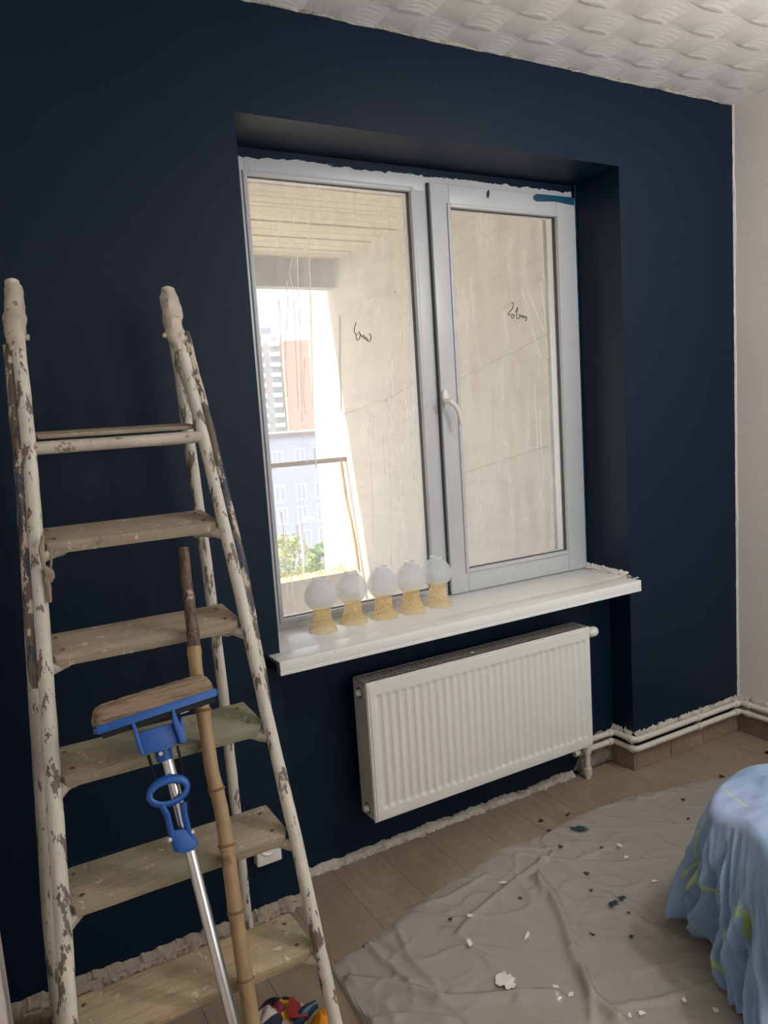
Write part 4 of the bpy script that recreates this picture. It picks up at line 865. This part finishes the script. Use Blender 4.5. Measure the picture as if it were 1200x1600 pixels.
for ix in range(-5, 12):
    for iz in range(0, 6):
        s, z = s_of((434, 718), DB); s += ix * 1.62; z -= iz * 2.05 
        if 0 <= ix <= 2 and iz < 4: continue
        if z < GZ + 1 or s > s1 - 1 or s < s0 - 13: continue
        wf = MB().frame_box(*bbox(OB, s - .42, s + .42, z - .68, z + .68, -.07, .02)).build('window', WFR, blk)
        MB().frame_box(*bbox(OB, s - .34, s + .34, z - .6, z + .6, -.09, -.05)).build('pane', WIN, wf)
# high tower with balconies and red slab wall
DT = 130.0; OT = Vector((CAM.x, CAM.y, 0)) + VIEW * DT
t0, ztop = s_of((402, 522), DT); t1, _ = s_of((437, 522), DT); t2, zr = s_of((441, 534), DT); t3, _ = s_of((489, 534), DT); t4, z4 = s_of((505, 536), DT)
tw = empty('tower_block', (OT.x, OT.y, GZ), 'tall pale tower with stacked balconies standing behind the blue block', 'building')
MB().frame_box(*bbox(OT, t0 - 9, t1, GZ, ztop, 0, 14)).build('wall', Mat('tower_grey', (176, 176, 180), .9).m, tw)
MB().frame_box(*bbox(OT, t0 + .5, t0 + 2.3, ztop, ztop + 1.2, 2, 6)).build('roof_hut', Mat('tower_roof', (140, 146, 160), .9).m, tw)
BAL = Mat('balcony_front', (196, 192, 188), .9).m; nfl = int((ztop - (-12)) / 1.65)
for k in range(nfl):
    z = ztop - 1.4 - k * 1.65
    for c_, wdt in ((t1 - 1.9, 1.7), (t1 - 4.3, 1.5), (t1 - 7.0, 1.6)):
        bq = MB().frame_box(*bbox(OT, c_, c_ + wdt, z - .75, z - .05, -.9, 0)).build('balcony', BAL, tw)
        MB().frame_box(*bbox(OT, c_ + .2, c_ + wdt - .2, z - .02, z + .75, -.06, .02)).build('pane', WIN, bq)
red = empty('red_slab_building', (OT.x + 3, OT.y + 3, GZ), 'tall narrow building with a plain brick red end wall beside the grey tower', 'building')
MB().frame_box(*bbox(OT, t1 + .05, t2, GZ, zr + .5, -1.2, 10)).build('wall_edge', Mat('cream_edge', (226, 214, 190), .9).m, red)
MB().frame_box(*bbox(OT, t2, t3, GZ, zr, -1, 10)).build('end_wall', Mat('brick_red', (206, 150, 138), .9).m, red)
MB().frame_box(*bbox(OT, t2, t3, zr - 9.2 * .62, zr - 9.2 * .62 + .12, -1.08, -1)).build('ledge', Mat('cream_edge2', (220, 170, 150), .9).m, red)
MB().frame_box(*bbox(OT, t3, t4, GZ, z4 + .3, -.6, 10)).build('side_wall', Mat('beige_side', (196, 186, 170), .9).m, red)
MB().frame_box(*bbox(OT, t4 - 1.3, t4 - .6, z4 + .3, z4 + 1.9, 1, 2)).build('chimney', Mat('chimney_grey', (170, 165, 160), .9).m, red)
# trees
LEAF = [Mat('leaf_yellow_green', (150, 160, 80), .8).m, Mat('leaf_green', (120, 146, 84), .8).m]
def tree(px, dist, rad_, lab, mi, sd):
    random.seed(sd); s, z = s_of(px, dist); o = Vector((CAM.x, CAM.y, 0)) + VIEW * dist + SIDE * s
    t = empty('tree', (o.x, o.y, GZ), lab, 'tree', 'trees below the loggia')
    MB().tube([(o.x, o.y, GZ), (o.x + .1, o.y, z - rad_ * .3)], [.22, .1], 8).build('trunk', Mat('bark', (90, 76, 60), .9).m, t, smooth=True)
    b = MB()
    for k in range(1500):
        d = Vector((random.gauss(0, 1), random.gauss(0, 1), random.gauss(0, 1))).normalized() * rad_ * random.uniform(.5, 1.08); d.z *= 1.15
        if nz(d.x * 1.3 + sd, d.y * 1.3, d.z * 1.3) < -.12: continue
        c = Vector((o.x, o.y, z)) + d; e = Vector((random.gauss(0, 1), random.gauss(0, 1), random.gauss(0, 1))).normalized() * .16; f_ = e.cross(Vector((random.random(), random.random(), 1))).normalized() * .11
        b.add([c - e, c + f_, c + e, c - f_], [(0, 1, 2, 3)])
    b.build('crown', LEAF[mi], t, kind='stuff')
tree((450, 882), 44, 1.5, 'bushy yellow-green tree seen low in the left pane by its frame', 0, 3)
tree((512, 888), 37, 1.05, 'green treetop right of the street lamp in the left pane', 1, 4)
tree((532, 905), 30, .9, 'small leafy treetop just above the parapet corner', 0, 8)
s, z = s_of((470, 818), 38); o = Vector((CAM.x, CAM.y, 0)) + VIEW * 38 + SIDE * s
lpn = empty('street_lamp', (o.x, o.y, GZ), 'thin white street lamp rising between the treetops', 'street lamp')
MB().tube([(o.x, o.y, GZ), (o.x, o.y, z)], .07, 8).build('pole', WFR, lpn, smooth=True)
MB().tube([(o.x, o.y, z), (o.x + .3, o.y, z + .25), (o.x + .75, o.y, z + .15)], [.05, .05, .09], 8).build('arm', WFR, lpn, smooth=True)
